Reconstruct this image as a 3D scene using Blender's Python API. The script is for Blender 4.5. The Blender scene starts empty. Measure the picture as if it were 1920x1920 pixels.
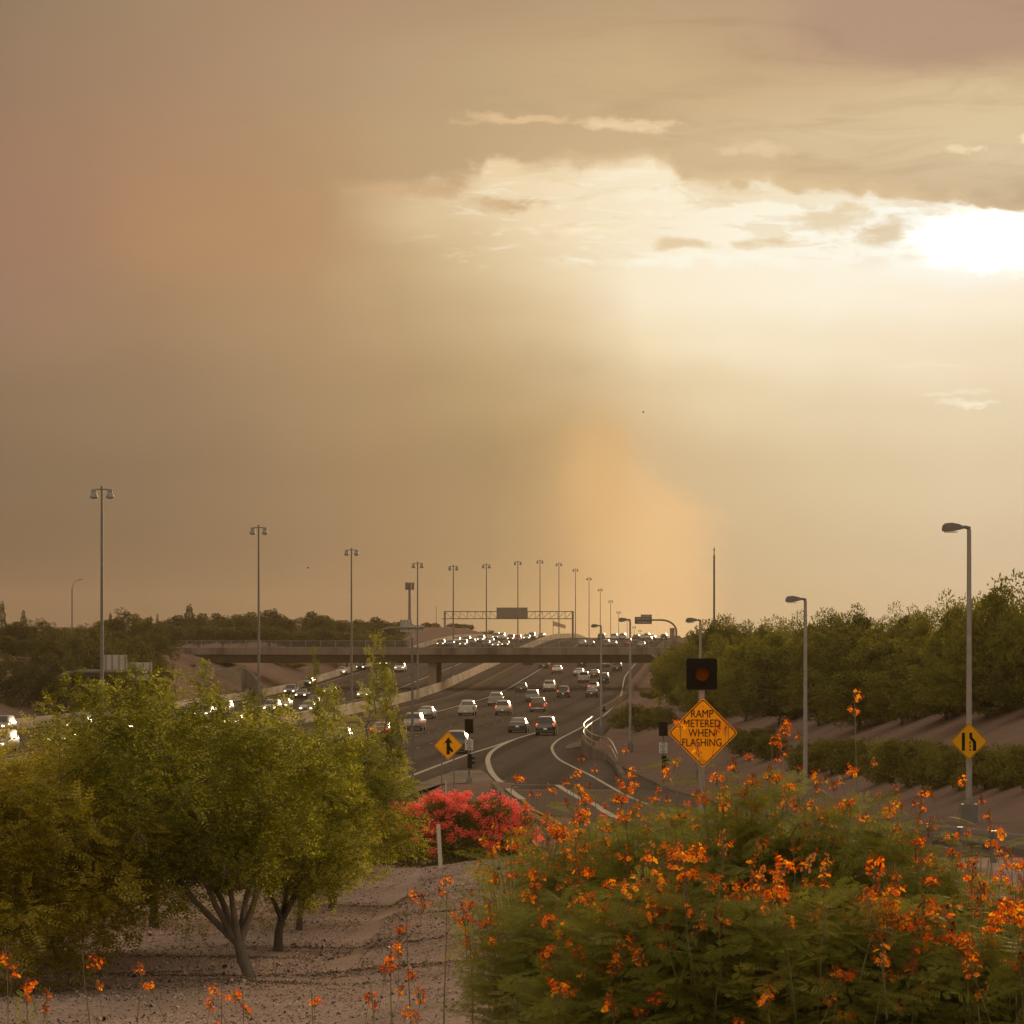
import bpy, math, random
import numpy as np
from mathutils import Vector, Matrix

random.seed(7)
RNG = np.random.default_rng(11)
R = math.radians
scene = bpy.context.scene
COL = scene.collection

# ------------------------------------------------------------------ camera
ZC = 10.0            # eye height in world metres
F = 6000.0           # focal length in photo pixels (1920 wide)
HZ = 1190.0          # horizon row in the photo
cam_d = bpy.data.cameras.new('camera')
cam = bpy.data.objects.new('camera', cam_d)
COL.objects.link(cam)
cam.location = (0, 0, ZC)
cam.rotation_euler = (R(90), 0, 0)
cam_d.sensor_width = 36.0
cam_d.lens = 36.0 * F / 1920.0
cam_d.shift_y = (HZ - 960.0) / 1920.0
cam_d.clip_start = 0.5
cam_d.clip_end = 20000
scene.camera = cam

scene.view_settings.view_transform = 'Standard'
scene.view_settings.look = 'None'
scene.view_settings.exposure = 0.0
scene.view_settings.gamma = 1.0
scene.view_settings.use_curve_mapping = False
try:
    scene.cycles.max_bounces = 6
    scene.cycles.transparent_max_bounces = 12
    scene.cycles.volume_bounces = 0
    scene.cycles.volume_step_rate = 4.0
    scene.cycles.use_denoising = True
    scene.cycles.sample_clamp_indirect = 4.0
except Exception:
    pass

SUN_AZ, SUN_EL = 10.5, 7.0      # degrees right of the view axis, degrees up

# ------------------------------------------------------------------ world
def lin(c):
    return tuple(((v / 255.0) / 12.92 if v / 255.0 <= 0.04045 else ((v / 255.0 + 0.055) / 1.055) ** 2.4) for v in c)

world = bpy.data.worlds.new('World')
scene.world = world
world.use_nodes = True
wn, wl = world.node_tree.nodes, world.node_tree.links
wn.clear()

def W(kind, **kw):
    n = wn.new(kind)
    for k, v in kw.items():
        setattr(n, k, v)
    return n

def wmath(op, a, b=None, c=None):
    n = W('ShaderNodeMath', operation=op)
    for i, v in enumerate((a, b, c)):
        if v is None: continue
        if isinstance(v, (int, float)): n.inputs[i].default_value = v
        else: wl.new(v, n.inputs[i])
    return n.outputs[0]

def wrange(v, a, b, c=0.0, d=1.0, smooth=True):
    n = W('ShaderNodeMapRange', interpolation_type='SMOOTHSTEP' if smooth else 'LINEAR')
    wl.new(v, n.inputs['Value'])
    for nm, x in (('From Min', a), ('From Max', b), ('To Min', c), ('To Max', d)):
        n.inputs[nm].default_value = x
    return n.outputs[0]

def wmix(f, a, b):
    n = W('ShaderNodeMix', data_type='RGBA')
    for sock, v in ((n.inputs[0], f), (n.inputs[6], a), (n.inputs[7], b)):
        if isinstance(v, (int, float)): sock.default_value = v
        elif isinstance(v, tuple): sock.default_value = (*v[:3], 1)
        else: wl.new(v, sock)
    return n.outputs[2]

tc = W('ShaderNodeTexCoord')
nrm = W('ShaderNodeVectorMath', operation='NORMALIZE')
wl.new(tc.outputs['Generated'], nrm.inputs[0])
sep = W('ShaderNodeSeparateXYZ'); wl.new(nrm.outputs[0], sep.inputs[0])
az = wmath('ARCTAN2', sep.outputs[0], sep.outputs[1])
el = wmath('ARCSINE', sep.outputs[2])
A = wmath('MULTIPLY_ADD', az, F, 960.0)          # azimuth, tenths-of-mil units
B = wmath('MULTIPLY_ADD', el, -F, HZ)            # elevation, growing downwards
cv = W('ShaderNodeCombineXYZ'); wl.new(A, cv.inputs[0]); wl.new(B, cv.inputs[1])

def wnoise(scale_a, scale_b, detail=5, rough=0.55, off=0.0, dist=0.0):
    m = W('ShaderNodeMapping'); wl.new(cv.outputs[0], m.inputs[0])
    m.inputs['Scale'].default_value = (1.0 / scale_a, 1.0 / scale_b, 1)
    m.inputs['Location'].default_value = (off, off * 0.7, off * 1.3)
    n = W('ShaderNodeTexNoise'); wl.new(m.outputs[0], n.inputs['Vector'])
    n.inputs['Scale'].default_value = 1.0
    n.inputs['Detail'].default_value = detail
    n.inputs['Roughness'].default_value = rough
    n.inputs['Distortion'].default_value = dist
    return wmath('SUBTRACT', n.outputs['Fac'], 0.5)

nz_big = wnoise(420, 260, 3, 0.5, 3.1)
nz_mid = wnoise(150, 70, 5, 0.6, 9.7)
nz_fine = wnoise(46, 16, 6, 0.62, 1.3, 0.6)
nz_puff = wnoise(58, 30, 6, 0.62, 6.1, 0.3)

# slow wander of the whole dust field
Aw = wmath('MULTIPLY_ADD', nz_big, 150.0, A)
Bw = wmath('MULTIPLY_ADD', wnoise(380, 300, 3, 0.5, 17.0), 110.0, B)

def column(stops, coord):
    lo, hi = stops[0][0], stops[-1][0]
    f = wrange(coord, lo, hi, smooth=False)
    r = W('ShaderNodeValToRGB'); wl.new(f, r.inputs[0])
    e = r.color_ramp.elements
    r.color_ramp.interpolation = 'B_SPLINE' if len(stops) > 12 else 'EASE'
    while len(e) < len(stops): e.new(0.5)
    for i, (b, c) in enumerate(stops):
        e[i].position = (b - lo) / (hi - lo)
        e[i].color = (*lin(c), 1)
    return r.outputs[0]

def field(cols, ca, cb):
    out = None
    for i, (x, stops) in enumerate(cols):
        c = column(stops, cb)
        out = c if out is None else wmix(wrange(ca, cols[i - 1][0], x, smooth=False), out, c)
    return out

deck = field([
    (0,    [(0, (143, 121, 95)), (150, (150, 122, 97)), (300, (156, 122, 97)), (420, (157, 122, 97))]),
    (300,  [(0, (162, 134, 104)), (150, (165, 133, 104)), (300, (170, 133, 101)), (420, (174, 134, 100))]),
    (600,  [(0, (174, 142, 111)), (150, (177, 147, 114)), (300, (182, 150, 112)), (420, (182, 147, 108))]),
    (900,  [(0, (178, 148, 115)), (150, (190, 162, 124)), (230, (193, 165, 126)), (340, (196, 167, 127))]),
    (1200, [(0, (186, 158, 122)), (150, (202, 173, 131)), (230, (204, 175, 134)), (320, (208, 180, 140))]),
    (1500, [(0, (188, 156, 124)), (110, (190, 158, 126)), (190, (208, 179, 138)), (270, (214, 188, 148)), (360, (212, 184, 144))]),
    (1850, [(0, (187, 152, 122)), (110, (193, 160, 128)), (200, (218, 194, 152)), (300, (220, 197, 160)), (400, (203, 178, 143))]),
], Aw, B)

low = field([
    (0,    [(300, (156, 122, 97)), (450, (157, 122, 97)), (600, (152, 122, 97)), (750, (139, 114, 88)), (900, (130, 107, 82)), (1050, (124, 101, 78)), (1200, (119, 97, 75))]),
    (300,  [(300, (170, 133, 101)), (450, (173, 134, 99)), (600, (160, 129, 97)), (750, (149, 122, 93)), (900, (139, 115, 87)), (1050, (132, 109, 82)), (1200, (127, 105, 79))]),
    (600,  [(300, (186, 153, 115)), (450, (184, 148, 109)), (600, (176, 144, 107)), (750, (167, 138, 102)), (900, (158, 129, 95)), (1050, (152, 124, 92)), (1200, (148, 121, 90))]),
    (760,  [(300, (215, 186, 144)), (400, (214, 186, 144)), (480, (198, 168, 126)), (600, (188, 158, 117)), (750, (175, 145, 106)), (900, (164, 135, 98)), (1200, (158, 128, 93))]),
    (900,  [(300, (240, 216, 176)), (400, (236, 213, 173)), (480, (222, 196, 154)), (600, (205, 177, 134)), (750, (187, 158, 115)), (900, (172, 143, 103)), (1050, (170, 142, 102)), (1200, (178, 147, 106))]),
    (1060, [(300, (246, 227, 192)), (420, (244, 224, 188)), (500, (238, 216, 177)), (600, (226, 200, 158)), (700, (207, 179, 137)), (850, (192, 160, 112)), (1000, (196, 160, 112)), (1200, (205, 167, 116))]),
    (1200, [(300, (250, 233, 200)), (430, (250, 235, 205)), (560, (251, 235, 204)), (650, (243, 223, 184)), (740, (224, 198, 156)), (850, (212, 182, 138)), (1000, (218, 184, 136)), (1200, (216, 180, 132))]),
    (1380, [(300, (251, 237, 206)), (430, (254, 245, 222)), (560, (253, 240, 213)), (650, (248, 231, 198)), (740, (233, 211, 171)), (900, (214, 188, 147)), (1050, (208, 181, 140)), (1200, (205, 177, 136))]),
    (1550, [(300, (252, 240, 212)), (430, (255, 250, 232)), (560, (254, 244, 220)), (650, (246, 229, 196)), (780, (230, 209, 171)), (900, (219, 196, 156)), (1050, (211, 187, 148)), (1200, (208, 182, 143))]),
    (1800, [(300, (255, 252, 238)), (480, (255, 254, 244)), (560, (253, 238, 212)), (660, (243, 224, 191)), (780, (232, 212, 177)), (900, (224, 202, 165)), (1050, (214, 191, 156)), (1200, (208, 185, 150))]),
], Aw, Bw)

# ragged underside of the cloud deck
def curve(points, coord):
    out = None
    for (x0, y0), (x1, y1) in zip(points, points[1:]):
        seg = wrange(coord, x0, x1, 0.0, y1 - y0)
        out = seg if out is None else wmath('ADD', out, seg)
    return wmath('ADD', out, points[0][1])

edge = curve([(640, 356), (850, 349), (895, 336), (920, 306), (1000, 316), (1210, 308), (1250, 312), (1285, 346), (1400, 356),
              (1520, 366), (1690, 371), (1760, 390), (1930, 408), (2300, 440)], A)
edge = wmath('MULTIPLY_ADD', nz_fine, 16.0, edge)
edge = wmath('MULTIPLY_ADD', wnoise(120, 75, 5, 0.58, 5.5, 0.3), 84.0, edge)
soft = wmath('DIVIDE', wmath('SUBTRACT', B, edge), wrange(A, 700, 1500, 2.6, 1.0))
below = wrange(soft, -7.0, 9.0)
# rim brightening just above the edge, where the cloud thins
rim = wmath('MULTIPLY', wrange(wmath('SUBTRACT', B, edge), -30.0, -2.0), wrange(A, 850, 1150))
deck2 = wmix(wmath('MULTIPLY', rim, 0.28), deck, lin((246, 216, 168)))
edge2 = wmath('MULTIPLY_ADD', wnoise(120, 44, 5, 0.6, 23.0, 0.8), 120.0, wmath('ADD', edge, 30.0))
shelf = wmath('MULTIPLY', wrange(wmath('SUBTRACT', B, edge2), 10.0, -14.0), wrange(A, 820, 1000))
low2 = wmix(wmath('MULTIPLY', shelf, wrange(A, 1300, 1750, 0.55, 0.25)), low, lin((232, 206, 163)))
sky = wmix(below, deck2, low2)

AS = wmath('MULTIPLY_ADD', wnoise(95, 60, 4, 0.6, 51.0), 150.0, A)
BS = wmath('MULTIPLY_ADD', wnoise(70, 40, 5, 0.6, 63.0), 42.0, B)
def blob(cx, cy, rx, ry, amp=0.9, lo=0.35, hi=1.15, nz=None):
    small = ry < 40
    a = wmath('DIVIDE', wmath('SUBTRACT', AS if small else A, cx), rx)
    b = wmath('DIVIDE', wmath('SUBTRACT', BS if small else B, cy), ry)
    d = wmath('SQRT', wmath('ADD', wmath('MULTIPLY', a, a), wmath('MULTIPLY', b, b)))
    d = wmath('MULTIPLY_ADD', nz if nz is not None else nz_fine, amp * (3.6 if small else 2), d)
    return wrange(d, hi, lo)

LAYERS = [
    # cx, cy, rx, ry, colour, strength, amp, lo, hi
    (1180, 242, 95, 14, (243, 214, 170), 0.85, 0.7, 0.3, 1.3),
    (1000, 234, 120, 8, (232, 198, 152), 0.7, 0.7, 0.3, 1.4),
    (915, 224, 40, 7, (224, 188, 142), 0.6, 0.6, 0.3, 1.4),
    (950, 318, 60, 18, (243, 214, 170), 0.75, 0.6, 0.3, 1.4),
    (1430, 292, 70, 13, (238, 210, 168), 0.65, 0.8, 0.3, 1.4),
    (1804, 298, 24, 9, (250, 228, 188), 0.8, 0.6, 0.3, 1.3),
    (1912, 284, 20, 12, (255, 238, 204), 0.8, 0.6, 0.3, 1.3),
    (1640, 255, 330, 60, (224, 200, 160), 0.35, 0.5, 0.0, 1.5),
    (780, 362, 95, 13, (208, 172, 130), 0.85, 0.7, 0.2, 1.5),
    (935, 388, 80, 14, (212, 180, 136), 0.95, 0.5, 0.3, 1.3),
    (820, 420, 120, 40, (222, 194, 152), 0.45, 0.8, 0.0, 1.5),
    (985, 392, 20, 10, (248, 224, 184), 0.7, 0.5, 0.3, 1.3),
    (1080, 434, 130, 9, (254, 236, 200), 0.75, 0.9, 0.3, 1.4),
    (1275, 462, 66, 12, (222, 194, 148), 0.72, 0.5, 0.3, 1.3),
    (1422, 463, 54, 13, (222, 192, 144), 0.72, 0.5, 0.3, 1.3),
    (1550, 418, 90, 28, (226, 200, 156), 0.72, 0.6, 0.3, 1.3),
    (1650, 444, 52, 27, (218, 190, 144), 0.72, 0.55, 0.3, 1.3),
    (1350, 490, 240, 12, (255, 250, 230), 0.7, 0.9, 0.2, 1.5),
    (1230, 370, 60, 12, (254, 242, 214), 0.6, 0.9, 0.3, 1.4),
    (1810, 762, 55, 7, (252, 240, 212), 0.8, 0.7, 0.3, 1.4),
    (1770, 742, 70, 5, (248, 232, 198), 0.6, 0.8, 0.3, 1.4),
    (1730, 690, 70, 5, (248, 232, 200), 0.6, 0.8, 0.3, 1.4),
    (450, 400, 260, 200, (180, 138, 99), 0.45, 0.3, 0.0, 1.3),
    (420, 250, 200, 140, (170, 136, 108), 0.3, 0.4, 0.0, 1.4),
    (60, 470, 170, 190, (160, 122, 100), 0.5, 0.3, 0.0, 1.3),
    (1790, 45, 330, 115, (177, 146, 123), 0.8, 0.35, 0.6, 1.2),
]
for cx, cy, rx, ry, c, s, amp, lo, hi in LAYERS:
    nz = nz_mid if ry > 60 else (nz_puff if ry > 7 else nz_fine)
    sky = wmix(wmath('MULTIPLY', blob(cx, cy, rx, ry, amp, lo, hi, nz), s), sky, lin(c))

gap = wmath('MULTIPLY', wmath('MULTIPLY', wrange(A, 700, 980), wrange(B, 535, 455)), below)
w1 = wrange(wnoise(150, 36, 7, 0.62, 41.0, 0.5), 0.03, 0.14)
sky = wmix(wmath('MULTIPLY', wmath('MULTIPLY', w1, gap), 0.5), sky, lin((232, 208, 168)))
w2 = wrange(wnoise(110, 26, 7, 0.62, 77.0, 0.5), 0.05, 0.13)
sky = wmix(wmath('MULTIPLY', wmath('MULTIPLY', w2, gap), 0.35), sky, lin((255, 246, 222)))
deckm = wmath('SUBTRACT', 1.0, below)
w3 = wrange(wnoise(300, 60, 6, 0.6, 13.0, 0.8), -0.05, 0.2)
sky = wmix(wmath('MULTIPLY', wmath('MULTIPLY', w3, wmath('MULTIPLY', deckm, wrange(A, 700, 1200))), 0.22), sky, lin((150, 122, 92)))
# orange plume of dust lifting off the ground
pl_edge = curve([(740, 1040), (850, 1205), (935, 1290), (965, 1345), (1200, 1345)], B)
pl_edge = wmath('MULTIPLY_ADD', wnoise(110, 90, 5, 0.6, 31.0, 0.5), 130.0, pl_edge)
pl_r = wrange(wmath('SUBTRACT', A, pl_edge), 38.0, -75.0)
pl_l = wrange(Aw, 960, 1250)
pl_t = wrange(B, 740, 990)
plume = wmath('MULTIPLY', wmath('MULTIPLY', pl_r, pl_l), pl_t)
sky = wmix(wmath('MULTIPLY', plume, 0.68), sky, lin((242, 196, 138)))
plume2 = wmath('MULTIPLY', blob(1130, 900, 90, 170, 0.4, 0.0, 1.3, nz_mid), 0.55)
sky = wmix(plume2, sky, lin((222, 176, 116)))

# hot patch where the sun stands behind the cloud gap
hot = wmath('MULTIPLY', blob(1880, 460, 165, 56, 0.45, -0.1, 1.3, nz_fine), below)
glow = wmath('MULTIPLY', blob(1800, 500, 520, 190, 0.15, 0.0, 1.3, nz_mid), below)
hot = wmath('MULTIPLY_ADD', glow, 0.0, hot)
hotc = wmath('MULTIPLY', hot, 1.0)

# out-of-frame sky: dim dusk sky plus an added bright fill behind the camera
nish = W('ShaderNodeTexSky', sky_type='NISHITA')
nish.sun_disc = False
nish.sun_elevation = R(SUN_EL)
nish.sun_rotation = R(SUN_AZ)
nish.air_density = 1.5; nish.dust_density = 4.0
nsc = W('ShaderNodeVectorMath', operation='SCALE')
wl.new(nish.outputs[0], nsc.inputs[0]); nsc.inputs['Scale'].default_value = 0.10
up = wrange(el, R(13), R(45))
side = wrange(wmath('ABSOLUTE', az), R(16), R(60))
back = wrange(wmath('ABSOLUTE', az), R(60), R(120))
dusty_fill = wmix(back, lin((150, 125, 96)), lin((250, 222, 186)))
dusty_fill = wmix(up, dusty_fill, lin((186, 164, 134)))
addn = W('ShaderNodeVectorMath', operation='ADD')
wl.new(dusty_fill, addn.inputs[0]); wl.new(nsc.outputs[0], addn.inputs[1])
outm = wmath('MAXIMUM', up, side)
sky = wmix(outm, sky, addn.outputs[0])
hs = W('ShaderNodeVectorMath', operation='SCALE')
hs.inputs[0].default_value = (2.4, 2.15, 1.75)
wl.new(hotc, hs.inputs['Scale'])
fin = W('ShaderNodeVectorMath', operation='ADD')
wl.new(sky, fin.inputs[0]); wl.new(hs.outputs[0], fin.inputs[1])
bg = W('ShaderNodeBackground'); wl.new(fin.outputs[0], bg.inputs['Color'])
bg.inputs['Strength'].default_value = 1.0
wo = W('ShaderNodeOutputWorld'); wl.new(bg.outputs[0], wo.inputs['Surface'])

# ------------------------------------------------------------------ sun
sd = bpy.data.lights.new('sun', 'SUN')
sd.energy = 3.4
sd.angle = R(0.9)
sd.color = (1.0, 0.70, 0.40)
sun = bpy.data.objects.new('sun', sd)
COL.objects.link(sun)
_d = Vector((math.sin(R(SUN_AZ)) * math.cos(R(SUN_EL)), math.cos(R(SUN_AZ)) * math.cos(R(SUN_EL)), math.sin(R(SUN_EL))))
sun.rotation_euler = _d.to_track_quat('Z', 'Y').to_euler()
sun.location = (60, 300, 80)

# ------------------------------------------------------------------ helpers
def mat(name, color, rough=0.7, metal=0.0, emit=None, emit_s=0.0, spec=0.5, coat=0.0):
    m = bpy.data.materials.new(name); m.use_nodes = True
    b = m.node_tree.nodes['Principled BSDF']
    b.inputs['Base Color'].default_value = (*color, 1)
    b.inputs['Roughness'].default_value = rough
    b.inputs['Metallic'].default_value = metal
    b.inputs['Specular IOR Level'].default_value = spec
    b.inputs['Coat Weight'].default_value = coat
    b.inputs['Coat Roughness'].default_value = 0.08
    if emit:
        b.inputs['Emission Color'].default_value = (*emit, 1)
        b.inputs['Emission Strength'].default_value = emit_s
    return m

def noisy(name, c1, c2, scale, rough=0.9, bump=0.0, bscale=None, detail=8, c3=None, s3=None, stretch=(1, 1, 1), spec=0.3):
    """Two or three colours mixed by noise in world metres, with optional bump."""
    m = bpy.data.materials.new(name); m.use_nodes = True
    nt = m.node_tree; N, L = nt.nodes, nt.links
    b = N['Principled BSDF']
    b.inputs['Roughness'].default_value = rough
    b.inputs['Specular IOR Level'].default_value = spec
    geo = N.new('ShaderNodeNewGeometry')
    mp = N.new('ShaderNodeMapping'); L.new(geo.outputs['Position'], mp.inputs[0]); mp.inputs['Scale'].default_value = stretch
    n1 = N.new('ShaderNodeTexNoise'); L.new(mp.outputs[0], n1.inputs['Vector'])
    n1.inputs['Scale'].default_value = scale; n1.inputs['Detail'].default_value = detail; n1.inputs['Roughness'].default_value = 0.65
    r = N.new('ShaderNodeValToRGB'); L.new(n1.outputs['Fac'], r.inputs[0])
    r.color_ramp.elements[0].position = 0.32; r.color_ramp.elements[0].color = (*c1, 1)
    r.color_ramp.elements[1].position = 0.68; r.color_ramp.elements[1].color = (*c2, 1)
    out = r.outputs[0]
    if c3:
        n2 = N.new('ShaderNodeTexNoise'); L.new(mp.outputs[0], n2.inputs['Vector'])
        n2.inputs['Scale'].default_value = s3; n2.inputs['Detail'].default_value = 4
        mr = N.new('ShaderNodeMapRange'); L.new(n2.outputs['Fac'], mr.inputs[0])
        mr.inputs[1].default_value = 0.45; mr.inputs[2].default_value = 0.7
        mx = N.new('ShaderNodeMix'); mx.data_type = 'RGBA'
        L.new(mr.outputs[0], mx.inputs[0]); L.new(out, mx.inputs[6]); mx.inputs[7].default_value = (*c3, 1)
        out = mx.outputs[2]
    L.new(out, b.inputs['Base Color'])
    if bump:
        n3 = N.new('ShaderNodeTexNoise'); L.new(geo.outputs['Position'], n3.inputs['Vector'])
        n3.inputs['Scale'].default_value = bscale or scale; n3.inputs['Detail'].default_value = 5
        bp = N.new('ShaderNodeBump'); bp.inputs['Strength'].default_value = 1.0
        bp.inputs['Distance'].default_value = bump
        L.new(n3.outputs['Fac'], bp.inputs['Height']); L.new(bp.outputs[0], b.inputs['Normal'])
    return m

def leafmat(name, ca, cb, trans=0.45, cc=None):
    """Leaf: diffuse + translucent, each leaf its own tone."""
    m = bpy.data.materials.new(name); m.use_nodes = True
    nt = m.node_tree; N, L = nt.nodes, nt.links
    N.clear()
    geo = N.new('ShaderNodeNewGeometry')
    oi = N.new('ShaderNodeObjectInfo')
    nz = N.new('ShaderNodeTexNoise'); L.new(geo.outputs['Position'], nz.inputs['Vector'])
    nz.inputs['Scale'].default_value = 0.9; nz.inputs['Detail'].default_value = 3
    ad = N.new('ShaderNodeMath'); ad.operation = 'MULTIPLY_ADD'
    L.new(geo.outputs['Random Per Island'], ad.inputs[0]); ad.inputs[1].default_value = 0.4
    L.new(nz.outputs['Fac'], ad.inputs[2])
    ad2 = N.new('ShaderNodeMath'); ad2.operation = 'MULTIPLY_ADD'
    L.new(oi.outputs['Random'], ad2.inputs[0]); ad2.inputs[1].default_value = 0.5; L.new(ad.outputs[0], ad2.inputs[2])
    r = N.new('ShaderNodeValToRGB'); L.new(ad2.outputs[0], r.inputs[0])
    r.color_ramp.elements[0].position = 0.45; r.color_ramp.elements[0].color = (*ca, 1)
    r.color_ramp.elements[1].position = 1.15 if False else 1.0; r.color_ramp.elements[1].color = (*cb, 1)
    if cc:
        e = r.color_ramp.elements.new(0.97); e.color = (*cb, 1)
        r.color_ramp.elements[-1].color = (*cc, 1)
    d = N.new('ShaderNodeBsdfDiffuse'); L.new(r.outputs[0], d.inputs[0])
    t = N.new('ShaderNodeBsdfTranslucent')
    hv = N.new('ShaderNodeHueSaturation'); hv.inputs['Value'].default_value = 1.35; hv.inputs['Saturation'].default_value = 1.05
    L.new(r.outputs[0], hv.inputs['Color']); L.new(hv.outputs[0], t.inputs[0])
    g = N.new('ShaderNodeBsdfGlossy'); g.inputs['Roughness'].default_value = 0.45; g.inputs['Color'].default_value = (0.6, 0.6, 0.5, 1)
    m1 = N.new('ShaderNodeMixShader'); m1.inputs[0].default_value = trans
    L.new(d.outputs[0], m1.inputs[1]); L.new(t.outputs[0], m1.inputs[2])
    m2 = N.new('ShaderNodeMixShader'); m2.inputs[0].default_value = 0.03
    L.new(m1.outputs[0], m2.inputs[1]); L.new(g.outputs[0], m2.inputs[2])
    o = N.new('ShaderNodeOutputMaterial'); L.new(m2.outputs[0], o.inputs[0])
    return m

def fast_mesh(name, V, Q, mats=(), mi=None, smooth=False):
    """V (n,3) float, Q (m,k) int faces all of k corners."""
    V = np.asarray(V, np.float32); Q = np.asarray(Q, np.int32)
    me = bpy.data.meshes.new(name)
    k = Q.shape[1]
    me.vertices.add(len(V)); me.vertices.foreach_set('co', V.ravel())
    me.loops.add(Q.size); me.loops.foreach_set('vertex_index', Q.ravel())
    me.polygons.add(len(Q))
    me.polygons.foreach_set('loop_start', np.arange(0, Q.size, k, dtype=np.int32))
    me.polygons.foreach_set('loop_total', np.full(len(Q), k, np.int32))
    if mi is not None: me.polygons.foreach_set('material_index', np.asarray(mi, np.int32))
    if smooth: me.polygons.foreach_set('use_smooth', np.ones(len(Q), bool))
    me.update(calc_edges=True)
    for m in mats: me.materials.append(m)
    return me

class MB:
    def __init__(s): s.v, s.f, s.m = [], [], []
    def quad(s, pts, mi=0):
        b = len(s.v); s.v += [tuple(p) for p in pts]; s.f.append(tuple(range(b, b + len(pts)))); s.m.append(mi); return s
    def box(s, c, d, rz=0.0, mi=0):
        cx, cy, cz = c; dx, dy, dz = d[0] / 2, d[1] / 2, d[2] / 2
        b = len(s.v); cs, sn = math.cos(rz), math.sin(rz)
        for z in (-dz, dz):
            for x, y in ((-dx, -dy), (dx, -dy), (dx, dy), (-dx, dy)):
                s.v.append((cx + x * cs - y * sn, cy + x * sn + y * cs, cz + z))
        for q in ((0, 3, 2, 1), (4, 5, 6, 7), (0, 1, 5, 4), (1, 2, 6, 5), (2, 3, 7, 6), (3, 0, 4, 7)):
            s.f.append(tuple(b + i for i in q)); s.m.append(mi)
        return s
    def tube(s, pts, rad, n=8, mi=0, cap=True):
        pts = [Vector(p) for p in pts]
        if not isinstance(rad, (list, tuple)): rad = [rad] * len(pts)
        b0 = len(s.v); prev = None
        for i, p in enumerate(pts):
            d = (pts[min(i + 1, len(pts) - 1)] - pts[max(i - 1, 0)])
            d = d.normalized() if d.length > 1e-9 else Vector((0, 0, 1))
            if prev is None:
                a = d.orthogonal().normalized()
            else:
                a = prev - d * prev.dot(d)
                a = a.normalized() if a.length > 1e-6 else d.orthogonal().normalized()
            prev = a; c = d.cross(a)
            for j in range(n):
                t = 2 * math.pi * j / n
                s.v.append(tuple(p + (a * math.cos(t) + c * math.sin(t)) * rad[i]))
        for i in range(len(pts) - 1):
            for j in range(n):
                k = (j + 1) % n
                s.f.append((b0 + i * n + j, b0 + i * n + k, b0 + (i + 1) * n + k, b0 + (i + 1) * n + j)); s.m.append(mi)
        if cap:
            s.f.append(tuple(b0 + j for j in reversed(range(n)))); s.m.append(mi)
            e = b0 + (len(pts) - 1) * n
            s.f.append(tuple(e + j for j in range(n))); s.m.append(mi)
        return s
    def lathe(s, c, prof, n=16, mi=0):
        """prof: (r, z) list around vertical axis through c"""
        b0 = len(s.v)
        for r_, z in prof:
            for j in range(n):
                t = 2 * math.pi * j / n
                s.v.append((c[0] + r_ * math.cos(t), c[1] + r_ * math.sin(t), c[2] + z))
        for i in range(len(prof) - 1):
            for j in range(n):
                k = (j + 1) % n
                s.f.append((b0 + i * n + j, b0 + i * n + k, b0 + (i + 1) * n + k, b0 + (i + 1) * n + j)); s.m.append(mi)
        s.f.append(tuple(b0 + j for j in reversed(range(n)))); s.m.append(mi)
        e = b0 + (len(prof) - 1) * n
        s.f.append(tuple(e + j for j in range(n))); s.m.append(mi)
        return s
    def prism(s, poly, y0, y1, mi=0):
        """poly in (x, z), extruded along y from y0 (front) to y1"""
        n = len(poly); b = len(s.v)
        s.v += [(x, y0, z) for x, z in poly] + [(x, y1, z) for x, z in poly]
        s.f.append(tuple(b + i for i in range(n))); s.m.append(mi)
        s.f.append(tuple(b + n + i for i in reversed(range(n)))); s.m.append(mi)
        for i in range(n):
            k = (i + 1) % n
            s.f.append((b + i, b + n + i, b + n + k, b + k)); s.m.append(mi)
        return s
    def mesh(s, name, mats, smooth=None):
        me = bpy.data.meshes.new(name)
        me.from_pydata(s.v, [], s.f)
        if not isinstance(mats, (list, tuple)): mats = [mats]
        for m in mats: me.materials.append(m)
        me.polygons.foreach_set('material_index', s.m)
        if smooth:
            me.polygons.foreach_set('use_smooth', [True] * len(s.f))
            me.set_sharp_from_angle(angle=R(smooth))
        me.update()
        return me

def link(name, me, parent=None, loc=None, rz=0.0, scale=None):
    o = bpy.data.objects.new(name, me); COL.objects.link(o)
    if parent is not None: o.parent = parent
    if loc is not None: o.location = loc
    if rz: o.rotation_euler.z = rz
    if scale is not None: o.scale = scale if isinstance(scale, (tuple, list)) else (scale,) * 3
    return o

def tag(o, label=None, cat=None, group=None, kind=None):
    if label: o['label'] = label
    if cat: o['category'] = cat
    if group: o['group'] = group
    if kind: o['kind'] = kind
    return o

def thing(name, loc, label, cat, group=None, rz=0.0, scale=None):
    o = link(name, None, None, loc, rz, scale)
    o.empty_display_size = 0.3
    return tag(o, label, cat, group)

def part(name, mb, m, parent, smooth=None, label=None):
    o = link(name, mb.mesh(name, m, smooth) if isinstance(mb, MB) else mb, parent)
    if label: o['label'] = label
    return o

def copy_tree(o, parent=None):
    c = o.copy(); COL.objects.link(c)
    if parent is not None: c.parent = parent
    for ch in list(o.children): copy_tree(ch, c)
    return c

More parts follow.
